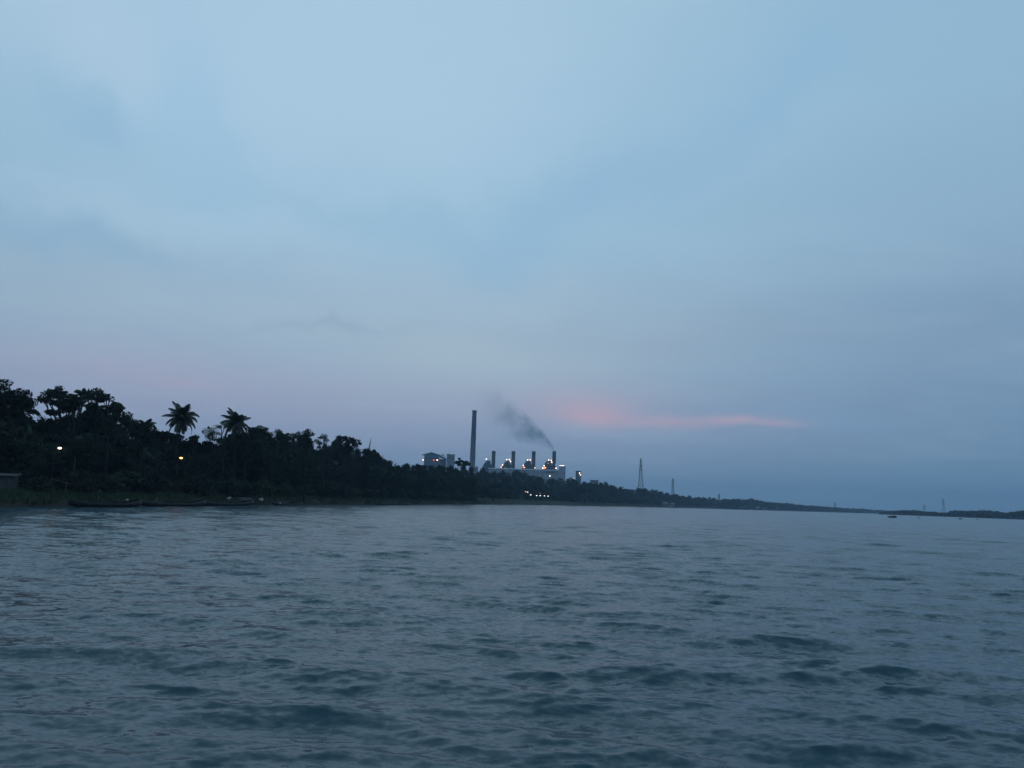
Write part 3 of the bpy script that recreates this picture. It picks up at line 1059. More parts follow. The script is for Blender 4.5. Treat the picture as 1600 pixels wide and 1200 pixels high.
# slanting bamboo rail
pa = at(74, 100, .9); pb = at(124, 102, .55)
mb = MB()
pa.z = W(74, 748, 100).z; pb.z = W(124, 759, 102).z
c = pa.copy()
mb.tube([pa - c, (pa.lerp(pb, .5) - c) - Vector((0, 0, .05)), pb - c], [.045, .04, .035], 6)
e = empty('bamboo_rail', c)
tag(e, 'reddish bamboo rail slanting down the bank under the white lamp', 'rail')
mb.build('rail', M['bamboo'], e, True)
for t in (.02, .5, .97):
    q = pa.lerp(pb, t)
    g = ground_h(q)
    mb = MB(); mb.tube([(q.x - c.x, q.y - c.y, g - .3 - c.z), (q.x - c.x, q.y - c.y, q.z + .12 - c.z)], .045, 6)
    mb.build('post', M['bamboo'], e, True)

p = W(116, 722, 104)
mb = MB(); g = ground_h(p)
mb.tube([(0, 0, -.3), (.05, 0, p.z - g)], [.07, .05], 7)
mb.box((.05, 0, p.z - g + .30), (.16, .05, .6))
o = mb.build('marker_post', M['hutwall']); o.location = (p.x, p.y, g)
tag(o, 'slim grey post with an upright board right of the white lamp', 'post')


# lamps on the near bank
def street_lamp(px, py, d, m, label, arm=.5, name='street_lamp', r=.17, pole_r=.06, group=None, hm=None):
    p = W(px, py, d)
    g = ground_h(p)
    h = p.z - g
    e = empty(name, (p.x - arm, p.y + .1, g))
    tag(e, label, 'lamp', group)
    mb = MB()
    mb.tube([(0, 0, -.5), (0, 0, h * .9), (arm * .3, 0, h + r * 1.2), (arm, 0, h + r * 1.5)], [pole_r, pole_r * .8, pole_r * .7, pole_r * .6], 8)
    mb.build('pole', M['greywood'], e, True)
    mb = MB(); mb.lathe((arm, 0, h), [(r * 1.25, r * .55), (r * 1.05, r * 1.0), (r * .4, r * 1.5)], 10)
    mb.build('lamp_hood', M['louvre'], e, True)
    mb = MB(); mb.ball((arm, 0, h), (r * 1.35, r, r * .8), 12, 8)
    mb.build('bulb', m, e, True)
    return e


street_lamp(92.5, 700, 101, M['emW'], 'street lamp with a white light among the trees on the left bank', r=.15)
street_lamp(282.5, 715.5, 124, M['emO'], 'street lamp with an orange light below the free standing palm', r=.18)

Z5 = lambda X, Y: (740 + X / 8.889, 680 + Y / 8.889)
up = [(722, 783), (750, 790), (812, 790), (862, 795), (918, 803)]
lo = [(793, 828), (877, 838), (925, 840), (985, 843), (1035, 846)]
ordn = ['first', 'second', 'third', 'fourth', 'fifth']
for row, dd, nm in ((up, 78, 'upper'), (lo, 40, 'lower')):
    for i, (X, Y) in enumerate(row):
        px, py = Z5(X, Y)
        street_lamp(px, py, shore_px(px) + dd, M['emC'] if i or nm == 'lower' else M['emD'], '%s lamp from the left in the %s row of white lamps on the grass slope' % (ordn[i], nm),
                    name='lamp_post', r=.27, pole_r=.10, group='white lamps on the grass slope')

# ------------------------------------------------------------------ the power station (about 1.2 km away)
D0 = 1200.0
K = D0 / F


class Site:
    """local frame at photo column px, ground distance d: +x to the right, z up, metres; rows are converted to heights"""
    def __init__(s, px, d, name, label, cat, group=None, gz=None, py=740):
        r_ = ray(px, py); k = d / math.hypot(r_.x, r_.y)
        s.px, s.d = px, d
        s.az = math.atan2(r_.x, r_.y)
        s.gz = ground_h(Vector((r_.x * k, r_.y * k, 0))) if gz is None else gz
        s.e = empty(name, (r_.x * k, r_.y * k, s.gz), -s.az)
        tag(s.e, label, cat, group)
        s.py = py

    def X(s, px, py=None):
        p = W(px, s.py if py is None else py, s.d)
        v = p - s.e.location
        return v.x * math.cos(s.az) - v.y * math.sin(s.az)

    def Z(s, py, px=None):
        return W(s.px if px is None else px, py, s.d).z - s.gz


def lamp_part(site, px, py, m, r=1.15, y=-8, parent=None, name='floodlight'):
    r *= .68
    x, z = site.X(px, py), site.Z(py, px)
    mb = MB()
    mb.ball((x, y, z), (r, r * .7, r), 8, 6)
    o = mb.build(name, m, site.e, True)
    mb = MB(); mb.box((x, y + .55 + r * .5, z), (r * 1.1, .8, r * 1.1)); mb.build('lamp_housing', M['boiler_dark'], o)
    return o


def windows(site, rects, y, m=None):
    for (x0, x1, z0, z1) in rects:
        mb = MB(); mb.box(((x0 + x1) / 2, y, (z0 + z1) / 2), (x1 - x0, .3, z1 - z0)); mb.build('window', m or M['window'], site.e)


# tall chimney
s = Site(739.5, D0, 'tall_chimney', 'tall tapering concrete chimney with two ring platforms, highest thing in the scene', 'chimney', py=690)
ztop = s.Z(641, 741)
prof = []
m, nt, b = new_mat('plant_glow_concrete')
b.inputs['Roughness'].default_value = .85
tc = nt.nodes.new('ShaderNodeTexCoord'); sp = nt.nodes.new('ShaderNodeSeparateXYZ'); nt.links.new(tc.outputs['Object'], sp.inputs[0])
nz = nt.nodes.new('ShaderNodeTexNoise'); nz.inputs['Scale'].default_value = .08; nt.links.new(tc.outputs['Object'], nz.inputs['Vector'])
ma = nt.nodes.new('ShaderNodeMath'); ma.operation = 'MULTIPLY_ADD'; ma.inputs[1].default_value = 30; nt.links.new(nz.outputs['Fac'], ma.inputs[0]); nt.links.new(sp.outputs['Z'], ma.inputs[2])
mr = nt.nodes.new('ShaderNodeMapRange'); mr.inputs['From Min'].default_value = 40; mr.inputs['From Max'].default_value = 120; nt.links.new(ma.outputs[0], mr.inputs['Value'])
mx = nt.nodes.new('ShaderNodeMix'); mx.data_type = 'RGBA'; mx.inputs['A'].default_value = (.15, .15, .19, 1); mx.inputs['B'].default_value = (.035, .035, .055, 1)  # paler towards the foot: light from the plant painted into the concrete colour
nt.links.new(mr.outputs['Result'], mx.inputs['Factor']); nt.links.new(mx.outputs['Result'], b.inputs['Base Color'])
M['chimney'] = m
for i in range(13):
    t = i / 12
    prof.append((5.2 * (1 - t) + 3.5 * t, ztop * t))
prof += [(2.7, ztop), (2.7, ztop - 2)]
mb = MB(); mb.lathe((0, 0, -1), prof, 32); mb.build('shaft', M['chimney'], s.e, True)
for zz, rr in ((ztop - 2.2, 4.4), (s.Z(684.5), 4.9)):
    mb = MB()
    mb.lathe((0, 0, zz), [(rr - 1, 0), (rr, .1), (rr, .45), (rr - 1, .5)], 24)
    for k in range(16):
        a = k * math.pi / 8
        mb.tube([(rr * math.cos(a) * .97, rr * math.sin(a) * .97, zz + .4), (rr * math.cos(a) * .97, rr * math.sin(a) * .97, zz + 1.6)], .07, 4)
    mb.lathe((0, 0, zz + 1.5), [(rr * .96, 0), (rr, 0), (rr, .15), (rr * .96, .15)], 24)
    mb.build('ring_platform', M['stack'], s.e)
mb = MB(); mb.box((6.5, -2, s.Z(730) / 2), (6, 7, s.Z(730))); mb.box((7.5, -1, s.Z(730) + 1), (2, 3, 2)); mb.build('flue_house', M['palewall'], s.e)

# four steel stacks, each with a stepped boiler house beside it
units = [(771.0, 704.6, 'leftmost', 'first'), (801.9, 705.0, 'second', 'second'), (833.7, 705.2, 'third', 'third'), (865.8, 705.2, 'rightmost', 'fourth')]
LP = [
    [(178, 338, 'W'), (270, 448, 'W')],
    [(460, 345, 'W'), (498, 347, 'W'), (512, 372, 'W'), (403, 418, 'W'), (385, 448, 'O'), (543, 420, 'D'), (453, 465, 'D')],
    [(750, 350, 'W'), (785, 350, 'W'), (692, 425, 'W'), (694, 453, 'R'), (708, 452, 'O'), (840, 412, 'O'), (838, 430, 'O'), (848, 457, 'W')],
    [(1043, 352, 'W'), (1077, 355, 'W'), (1085, 380, 'W'), (980, 430, 'W'), (963, 460, 'W'), (980, 461, 'O'), (998, 456, 'O'), (1143, 463, 'W'), (1138, 418, 'D'), (1035, 398, 'D')]]
STK = []
for i, (cx, ty, w1, w2) in enumerate(units):
    tail = [' without smoke, nearest the tall chimney', ' without smoke', ' without smoke', ' giving off dark smoke'][i]
    st = Site(cx, D0 - 5, 'steel_stack', 'dark straight steel stack, %s of the row of four%s' % (w1, tail), 'smokestack', 'row of four steel stacks', py=720)
    zt = st.Z(ty)
    zb = st.Z(736)
    mb = MB(); mb.lathe((0, 0, -1), [(3.1, 0), (3.05, zt * .5), (3.0, zt + 1), (2.3, zt + 1), (2.3, zt - 2)], 24); mb.build('shaft', M['stack'], st.e, True)
    mb = MB(); mb.lathe((0, 0, zt - 3), [(2.9, 0), (3.3, .1), (3.3, .5), (2.9, .6)], 24); mb.build('rim_band', M['stack'], st.e)
    mb = MB()
    for zz in np.arange(zt - 28, zt - 4, 1.2):
        mb.box((0, -3.15, zz), (.6, .12, .08))
    mb.box((-.33, -3.18, zt - 16), (.08, .1, 26)); mb.box((.33, -3.18, zt - 16), (.08, .1, 26))
    mb.build('ladder', M['boiler_dark'], st.e)
    STK.append((st, zt))
    bh = Site(cx - 8, D0 + 6, 'boiler_house', 'stepped dark boiler house with floodlights left of the %s stack' % w1, 'boiler house', 'boiler houses beside the stacks', py=725)
    zr = bh.Z
    X = lambda p: bh.X(p)
    mb = MB()
    y732 = zr(733)
    # main body stepped up towards the stack
    for (a, b_, t, dp) in ((cx - 16, cx - 1.5, 731, 20), (cx - 13.5, cx - 3, 726.5, 17), (cx - 12, cx - 4.2, 723, 14), (cx - 10.5, cx - 5, 720.3, 10)):
        h = zr(t)
        mb.box(((X(a) + X(b_)) / 2, dp * .02, h / 2), (X(b_) - X(a), dp, h))
    mb.build('main_body', M['boiler'], bh.e)
    mb = MB()
    for t in (731, 726.5, 723, 720.3):
        mb.box(((X(cx - 13) + X(cx - 3.5)) / 2, -10.5, zr(t)), (X(cx - 3.5) - X(cx - 13), .25, .25))
        mb.box(((X(cx - 13) + X(cx - 3.5)) / 2, -10.5, zr(t) + 1.1), (X(cx - 3.5) - X(cx - 13), .15, .15))
    for k in range(7):
        xx = X(cx - 13) + (X(cx - 3.5) - X(cx - 13)) * k / 6
        mb.box((xx, -10.5, zr(729) * .5), (.4, .4, zr(724 - 2 * (k > 1)) * 1.0 if k > 0 else zr(731)))
    mb.build('steel_frame', M['boiler_dark'], bh.e)
    # sloping duct down to the left, and duct into the stack
    mb = MB()
    mb.tube([(X(cx - 11), -6, zr(722)), (X(cx - 14.5), -6, zr(728)), (X(cx - 17), -6, zr(733))], 1.6, 10)
    mb.build('sloping_duct', M['boiler_dark'], bh.e, True)
    mb = MB()
    mb.box((X(cx - 1), -6, zr(731) / 2), (9, 8, zr(728.5)), top=(.75, 1))
    mb.build('flue_duct', M['boiler'], bh.e)
    for (a, b_) in ((cx - 9.8, 718.6), (cx - 6.0, 718.8)):
        mb = MB(); mb.tube([(X(a), -2, zr(720.5)), (X(a), -2, zr(b_))], .55, 7); mb.build('vent_pipe', M['boiler_dark'], bh.e, True)
    cols = {'W': 'emW', 'O': 'emO', 'D': 'emD', 'R': 'emR'}
    for (a, b_, c) in LP[i]:
        px, py = Z5(a, b_)
        lamp_part(bh, px, py, M[cols[c]], {'W': 1.15, 'O': 1.1, 'D': .7, 'R': 1.3}[c], -13)

# turbine hall
s = Site(820, D0 - 25, 'turbine_hall', 'long low pale turbine hall in front of the four stacks', 'industrial building', py=738)
x0, x1 = s.X(764, 735), s.X(873.5, 735)
zl, zr_ = s.Z(733.6, 818), 0
h = zl
mb = MB(); mb.box(((x0 + x1) / 2, 0, h / 2 - 1), (x1 - x0, 22, h)); mb.build('wall', M['hallwall'], s.e)
mb = MB()
n = 10
# shallow barrel roof
pts = []
for xx in (x0 - .6, x1 + .2):
    for k in range(n + 1):
        a = math.pi * k / n
        pts.append((xx, -math.cos(a) * 12, h - 1 + math.sin(a) * 2.0))
mb.add(pts, [(k, k + 1, n + 2 + k, n + 1 + k) for k in range(n)] + [tuple(range(n + 1)), tuple(range(2 * n + 1, n, -1))])
mb.build('roof', M['hallroof'], s.e)
for k in range(15):
    xx = x0 + 4 + (x1 - x0 - 8) * k / 14
    mb = MB(); mb.box((xx, -11.2, h * .5), (.8, .5, h - 3)); mb.build('pilaster', M['palewall'], s.e)
lx0, lx1 = s.X(851.6, 738.5), s.X(866.6, 738.5)
for k in range(9):
    xx = lx0 + (lx1 - lx0) * (k + .5) / 9
    mb = MB(); mb.box((xx, -11.6, s.Z(738.4, 859)), ((lx1 - lx0) / 9 * .8, .3, 1.5)); mb.build('louvre', M['louvre'], s.e)
lamp_part(s, 858.7, 744.1, M['emC'], 1.25, -14)
for a, b_ in ((789, 731.9), (798, 732.4)):
    mb = MB(); mb.lathe((s.X(a, 732), 0, h + .8), [(1.2, 0), (1.2, 1.2), (1.7, 1.3), (.2, 2.1)], 10); mb.build('roof_ventilator', M['hallroof'], s.e, True)

# pale end block with roof lights
s = Site(878.3, D0 - 30, 'end_block', 'pale block with bright roof lights at the right end of the turbine hall', 'industrial building', py=738)
zt = s.Z(729.2)
mb = MB(); mb.box((0, 0, zt / 2), (10.2, 14, zt)); mb.build('wall', M['hallwall'], s.e)
mb = MB(); mb.box((0, 0, zt + .25), (10.9, 14.8, .5)); mb.build('parapet', M['palewall'], s.e)
mb = MB(); mb.box((4.6, -7.1, zt * .5 - 3), (.5, .3, zt - 8)); mb.build('downpipe', M['louvre'], s.e)
for k, X_ in enumerate((1200, 1216, 1235, 1252)):
    px, py = Z5(X_, 425)
    lamp_part(s, px, py, M['emC'], .85, -6.0)

# small tower with two lights
s = Site(903.5, 1150, 'transfer_tower', 'small dark transfer tower with two lights standing alone right of the pale end block', 'tower', py=740)
zt = s.Z(736.3)
x0, x1 = s.X(899.5), s.X(908)
mb = MB(); mb.box(((x0 + x1) / 2, 2, zt / 2), (x1 - x0 - 1, 8, zt)); mb.build('wall', M['bluewall'], s.e)
mb = MB(); mb.box(((x0 + x1) / 2, 2, zt + .3), (x1 - x0 + .6, 9.4, .5)); mb.build('roof', M['boiler_dark'], s.e)
for xx in (x0 + .3, (x0 + x1) / 2, x1 - .3):
    mb = MB(); mb.box((xx, -2.4, zt / 2), (.5, .5, zt)); mb.build('column', M['boiler_dark'], s.e)
windows(s, [((x0 + x1) / 2 - 3, (x0 + x1) / 2 - 1, zt - 6, zt - 3.5)], -2.2)
for X_, Y_ in ((1471, 527), (1484, 553)):
    px, py = Z5(X_, Y_)
    lamp_part(s, px, py, M['emW'], 1.1, -4)
px, py = Z5(1383, 597)
street_lamp(px, py, 1000, M['emC'], 'lone lamp above the trees between the end block and the small lit tower', name='lamp_post', r=.95, pole_r=.15)
street_lamp(726, 722.5, 900, M['emD'], 'lone dim lamp above the trees just left of the tall chimney', name='lamp_post', r=.6, pole_r=.15)

# blue roofed building with conveyor and pale block (left of the chimney)
s = Site(675, 1120, 'blue_roofed_building', 'blue sheeted building with a low gabled roof above the trees left of the tall chimney', 'industrial building', py=715)
xa, xb, xm = s.X(663), s.X(686.5), s.X(674)
ze, zk = s.Z(711.8), s.Z(707.6)
mb = MB()
mb.add([(xa, -9, 0), (xb, -9, 0), (xb, 9, 0), (xa, 9, 0), (xa, -9, ze), (xb, -9, ze), (xb, 9, ze), (xa, 9, ze), (xm, -9, zk - .4), (xm, 9, zk - .4)],
       [(0, 1, 5, 8, 4), (2, 3, 7, 9, 6), (1, 2, 6, 5), (3, 0, 4, 7), (4, 8, 9, 7), (8, 5, 6, 9)])
mb.build('wall', M['bluewall'], s.e)
mb = MB()
xl, xr2 = s.X(659.6), s.X(689)
zl_ = ze - .3
mb.add([(xl, -10.5, zl_), (xm, -10.5, zk), (xm, 10.5, zk), (xl, 10.5, zl_), (xl, -10.5, zl_ + .5), (xm, -10.5, zk + .5), (xm, 10.5, zk + .5), (xl, 10.5, zl_ + .5),
        (xr2, -10.5, zl_), (xr2, 10.5, zl_), (xr2, -10.5, zl_ + .5), (xr2, 10.5, zl_ + .5)],
       [(0, 1, 2, 3), (7, 6, 5, 4), (0, 4, 5, 1), (3, 2, 6, 7), (0, 3, 7, 4), (1, 8, 9, 2), (6, 11, 10, 5), (1, 5, 10, 8), (2, 9, 11, 6), (8, 10, 11, 9)])
mb.build('roof', M['blueroof'], s.e)
for k in range(4):
    mb = MB(); mb.box((xa + (xb - xa) * (k + .5) / 4, -9.1, s.Z(717.2)), (4, .3, 2.2)); mb.build('window', M['window'], s.e)
mb = MB(); mb.box(((xa + xb) / 2, -9.5, s.Z(720.5)), (xb - xa + 2, .8, 2.2)); mb.build('lower_band', M['tile'], s.e)
lamp_part(s, 661, 719.3, M['emW'], 1.15, -12)
lamp_part(s, 683, 719.3, M['emW'], 1.15, -12)
lamp_part(s, 677.7, 719.7, M['emR'], .9, -12)
s = Site(704, 1125, 'pale_block', 'pale flat roofed block between the blue roofed building and the tall chimney', 'industrial building', py=716)
zt = s.Z(711)
x0, x1 = s.X(698), s.X(710.5)
mb = MB(); mb.box(((x0 + x1) / 2, 0, zt / 2), (x1 - x0, 14, zt)); mb.build('wall', M['palewall'], s.e)
mb = MB(); mb.box(((x0 + x1) / 2, 0, zt + .3), (x1 - x0 + .8, 15, .6)); mb.build('parapet', M['boiler'], s.e)
mb = MB(); mb.box((x0 + 3, 0, zt + 1.2), (1.6, 2, 1.4)); mb.box((x1 - 2, 0, zt + .9), (1, 1, .8)); mb.build('roof_unit', M['boiler_dark'], s.e)
windows(s, [(x0 + 2 + 3.4 * k, x0 + 3.6 + 3.4 * k, zt - 6, zt - 4) for k in range(3)], -7.1)
s = Site(690, 1122, 'conveyor_bridge', 'sloping blue conveyor bridge between the blue roofed building and the pale block', 'conveyor', py=714)
xs0, xs1 = s.X(686.8), s.X(697.6)
za, zb2 = s.Z(712.2), s.Z(716.5)
mb = MB()
mb.add([(xs0, -2, za - 2), (xs1, -2, zb2 - 2), (xs1, 2, zb2 - 2), (xs0, 2, za - 2), (xs0, -2, za + .6), (xs1, -2, zb2 + .6), (xs1, 2, zb2 + .6), (xs0, 2, za + .6)],
       [(3, 2, 1, 0), (4, 5, 6, 7), (0, 1, 5, 4), (1, 2, 6, 5), (2, 3, 7, 6), (3, 0, 4, 7)])
mb.build('gallery', M['blueroof'], s.e)
for t in (.3, .7):
    mb = MB(); xx = xs0 + (xs1 - xs0) * t; mb.box((xx, 3, (za - 4) / 2), (.6, .6, za - 3)); mb.build('support', M['boiler'], s.e)
mb = MB(); mb.box(((xs0 + xs1) / 2, 8, s.Z(717) / 2), (xs1 - xs0, 8, s.Z(717))); mb.build('low_wing', M['palewall'], s.e)
mb = MB()
for a, b_ in ((689, 710.6), (691.5, 709.0), (694.5, 710.6)):
    mb.tube([(s.X(a), 4, s.Z(716)), (s.X(a), 4, s.Z(b_))], .35, 5)
mb.tube([(s.X(688), 4, s.Z(711.2)), (s.X(697), 4, s.Z(712.2))], .3, 5)
mb.box((s.X(691.5), 4, s.Z(710.2)), (1.8, 1.2, 2.2))
mb.build('pipe_rack', M['bluewall'], s.e)

# ------------------------------------------------------------------ smoke from the last stack
st, zt = STK[3]
loc = st.e.location
ax = st.az
sm_e = Vector((loc.x, loc.y, loc.z + zt + .3))
PL = 150.0


def pc(u): return 2.2 * u ** .72 if u > 0 else 0


def pr(u): return 2.4 + 1.15 * u ** .78


mb = MB()
pts = [Vector((-1.0 * max(0, u), 0, pc(u))) for u in [0, 1, 3, 6, 10, 16, 24, 34, 46, 60, 76, 94, 114, 134, PL]]
rad = [pr(max(0, -p.x)) * 1.0 for p in pts]
mb.tube(pts, rad, 20)
sm = mb.build('smoke', None or M['sack'], None, True)
sm.location = sm_e; sm.rotation_euler = (0, 0, -ax)
tag(sm, 'dark smoke drifting up and left from the rightmost stack', 'smoke', kind='stuff')
m = bpy.data.materials.new('smoke_volume'); m.use_nodes = True
nt = m.node_tree; nt.nodes.remove(nt.nodes['Principled BSDF'])
out = nt.nodes['Material Output']
pv = nt.nodes.new('ShaderNodeVolumePrincipled'); pv.inputs['Color'].default_value = (.22, .42, .55, 1)
nt.links.new(pv.outputs[0], out.inputs['Volume'])
tc = nt.nodes.new('ShaderNodeTexCoord'); sp = nt.nodes.new('ShaderNodeSeparateXYZ'); nt.links.new(tc.outputs['Object'], sp.inputs[0])


def mth(op, a, b=None, c=None):
    n = nt.nodes.new('ShaderNodeMath'); n.operation = op
    for i, v in enumerate((a, b, c)):
        if v is None: continue
        if isinstance(v, (int, float)): n.inputs[i].default_value = v
        else: nt.links.new(v, n.inputs[i])
    return n.outputs[0]


u = mth('MAXIMUM', mth('MULTIPLY', sp.outputs['X'], -1.0), .02)
cz = mth('MULTIPLY', mth('POWER', u, .72), 2.2)
dz = mth('SUBTRACT', sp.outputs['Z'], cz)
rr = mth('ADD', mth('MULTIPLY', mth('POWER', u, .78), 1.15), 2.4)
# across the plume (the axis climbs at ~50 deg, so use .7 of the vertical offset)
rho = mth('SQRT', mth('ADD', mth('POWER', mth('MULTIPLY', dz, .85), 2.0), mth('POWER', sp.outputs['Y'], 2.0)))
q = mth('DIVIDE', rho, rr)
fall = mth('POWER', mth('MAXIMUM', mth('SUBTRACT', 1.0, mth('MULTIPLY', q, 1.08)), 0.0), .8)
nz = nt.nodes.new('ShaderNodeTexNoise'); nz.inputs['Scale'].default_value = .045; nz.inputs['Detail'].default_value = 3
nt.links.new(tc.outputs['Object'], nz.inputs['Vector'])
nm = mth('MAXIMUM', mth('MULTIPLY', mth('SUBTRACT', nz.outputs['Fac'], .36), 4.5), 0.12)
dil = mth('DIVIDE', 1.0, mth('POWER', mth('DIVIDE', rr, 2.4), .62))
end = mth('POWER', mth('MAXIMUM', mth('SUBTRACT', 1.0, mth('DIVIDE', u, PL)), 0.0), 2.4)
den = mth('MULTIPLY', mth('MULTIPLY', mth('MULTIPLY', fall, nm), mth('MULTIPLY', dil, end)), .46)
nt.links.new(den, pv.inputs['Density'])
sm.data.materials.clear(); sm.data.materials.append(m)


# ------------------------------------------------------------------ pylons, masts, far buildings
def lattice(site, zt, base, waist_z, waist, arms, m, thick=.35, steps=9, name_body='lattice_body'):
    mb = MB()
    def half(z): return base + (waist - base) * min(1, z / waist_z) if z < waist_z else waist + (.15 - waist) * (z - waist_z) / (zt - waist_z)
    zs = [zt * (1 - (1 - k / steps) ** 1.15) for k in range(steps + 1)]
    cs = [(-1, -1), (1, -1), (1, 1), (-1, 1)]
    for c in cs:
        mb.tube([(c[0] * half(z), c[1] * half(z), z) for z in zs], thick * .55, 4)
    for i in range(steps):
        a, b_ = zs[i], zs[i + 1]
        for k in range(4):
            c, d = cs[k], cs[(k + 1) % 4]
            mb.tube([(c[0] * half(a), c[1] * half(a), a), (d[0] * half(b_), d[1] * half(b_), b_)], thick * .26, 3)
            mb.tube([(d[0] * half(a), d[1] * half(a), a), (c[0] * half(b_), c[1] * half(b_), b_)], thick * .26, 3)
            mb.tube([(c[0] * half(b_), c[1] * half(b_), b_), (d[0] * half(b_), d[1] * half(b_), b_)], thick * .26, 3)
    mb.build(name_body, m, site.e)
    for z, w in arms:
        mb = MB()
        mb.tube([(-w, 0, z), (0, 0, z + w * .35), (w, 0, z)], thick * .3, 4)
        mb.tube([(-w, 0, z), (w, 0, z)], thick * .3, 4)
        for sx in (-1, 1): mb.tube([(sx * w, 0, z), (sx * w, 0, z - 1.6)], thick * .3, 4)
        mb.build('crossarm', m, site.e)


s = Site(1001.2, 1000, 'lattice_pylon', 'tall slender lattice pylon with wide splayed legs rising above the trees', 'pylon', py=740)
lattice(s, s.Z(716), 5.0, s.Z(733), 1.2, [(s.Z(720.5), 1.9), (s.Z(727), 1.9), (s.Z(733.5), 2.0)], M['steel'], .75, 11)
s = Site(1051.3, 1300, 'radio_mast', 'narrow lattice radio mast with aerials, right of the pylon', 'mast', py=760)
lattice(s, s.Z(747.5), 2.3, s.Z(752), 1.1, [], M['steel'], .9, 9)
mb = MB()
for z, a in ((s.Z(750), 0), (s.Z(750.5), 2.1), (s.Z(751), 4.2), (s.Z(755), 1)):
    mb.box((1.7 * math.cos(a), 1.7 * math.sin(a), z), (.7, .5, 2.6))
mb.build('aerial', M['palewall'], s.e)
mb = MB(); mb.box((0, 0, s.Z(753)), (4, 4, .3)); mb.box((0, 0, s.Z(758)), (4.2, 4.2, .3)); mb.build('platform', M['steel'], s.e)
s = Site(1123.4, 1800, 'water_tower', 'slim hazy water tower standing above the far trees', 'water tower', py=776)
zt = s.Z(771.7)
mb = MB(); mb.lathe((0, 0, zt * .66), [(1.9, 0), (2.6, zt * .06), (2.6, zt * .31), (1.6, zt * .34)], 16); mb.build('tank', M['concrete'], s.e, True)
for k in range(6):
    a = k * math.pi / 3
    mb = MB(); mb.tube([(2.0 * math.cos(a), 2.0 * math.sin(a), -1), (1.9 * math.cos(a), 1.9 * math.sin(a), zt * .67)], .3, 6); mb.build('leg', M['concrete'], s.e)
mb = MB(); mb.lathe((0, 0, 0), [(.7, 0), (.7, zt * .67)], 10); mb.build('riser_pipe', M['concrete'], s.e)
for px, d, yt, lb in ((1304.5, 2450, 784.5, 'faint hazy pylon above the far end of the left bank'), (1474, 2300, 778, 'faint tall pylon behind the far right bank'),
                      (1444, 2700, 788, 'fainter short pylon behind the far right bank, left of the tall faint one')):
    s = Site(px, d, 'lattice_pylon', lb, 'pylon', gz=2.0, py=790)
    lattice(s, s.Z(yt), 5.0, s.Z(yt) * .6, 1.3, [(s.Z(yt) * .72, 5), (s.Z(yt) * .84, 4)], M['steel'], .9, 7)
s = Site(1347.5, 2300, 'far_block', 'small dark hazy block on the bank just left of the far right bank', 'building', gz=1.0, py=797)
mb = MB(); mb.box((0, 0, 6), (7, 7, 12)); mb.build('wall', M['bluewall'], s.e)
mb = MB(); mb.box((0, 0, 12.3), (8, 8, .6)); mb.build('roof', M['boiler_dark'], s.e)


def house(px0, px1, ytop, d, label, roof='flat', m='cream', ybot=None, wins=3, name='house', depth=8, z0=None):
    cx = (px0 + px1) / 2
    s = Site(cx, d, name, label, 'house', py=ytop)
    if z0 is not None:
        s.gz = z0; s.e.location.z = z0
    w = s.X(px1) - s.X(px0)
    zt = s.Z(ytop)
    wt = zt if roof == 'flat' else zt * .72
    mb = MB(); mb.box((0, 0, wt / 2), (w, depth, wt)); mb.build('wall', M[m], s.e)
    if roof == 'flat':
        mb = MB(); mb.box((0, 0, wt + .2), (w + .8, depth + .8, .4)); mb.build('roof', M['palewall'], s.e)
    else:
        mb = MB()
        a, b_ = w / 2 + .6, depth / 2 + .6
        mb.add([(-a, -b_, wt), (a, -b_, wt), (a, b_, wt), (-a, b_, wt), (-a * .45, 0, zt), (a * .45, 0, zt)],
               [(3, 2, 1, 0), (0, 1, 5, 4), (1, 2, 5), (2, 3, 4, 5), (3, 0, 4)])
        mb.build('roof', M[roof], s.e)
    nr = max(1, int(wt // 3.6))
    for r_ in range(nr):
        for k in range(wins):
            xx = -w / 2 + w * (k + .5) / wins
            zc = wt - 1.9 - r_ * 3.4
            mb = MB(); mb.box((xx, -depth / 2 - .05, zc), (w / wins * .36, .2, 1.5)); mb.build('window', M['window'], s.e)
    return s


house(989.3, 996.8, 765.8, shore_px(993) + 135, 'pale flat fronted house among the trees below the lattice pylon', m='palewall', wins=3)
house(922, 935, 750.7, 930, 'long flat roof showing between treetops left of the pylon', m='palewall', wins=5, depth=10)
dW = shore_px(1045)
house(1034.5, 1044.8, 784.4, dW + 14, 'left one of two whitish waterside houses with a hipped roof', roof='dimwall', m='dimwall', wins=4, z0=.6)
house(1047, 1054.5, 785.8, dW + 16, 'right one of two whitish waterside houses', roof='dimwall', m='dimwall', wins=3, z0=.6)
# white launch at the steps and a hut
p = at(1050, dW - 2, 0)
e = empty('river_launch', (G(1049.5, dW - 12, 0).x, G(1049.5, dW - 12, 0).y, -.2), -R(az_of(1049)))
tag(e, 'white river launch with a row of cabin windows moored in front of the waterside houses', 'boat')
boat_mesh(11.5, 3.2, 1.3, .8).build('hull', M['boat'], e, True)
mb = MB(); mb.box((-.5, 0, 2.2), (8.4, 2.4, 1.9)); mb.build('cabin', M['sack'], e)
mb = MB(); mb.box((-.5, 0, 3.25), (9, 2.9, .18)); mb.build('cabin_roof', M['palewall'], e)
for k in range(4):
    mb = MB(); mb.box((-3.6 + 2.1 * k, -1.22, 2.3), (1.1, .08, .9)); mb.build('window', M['window'], e)

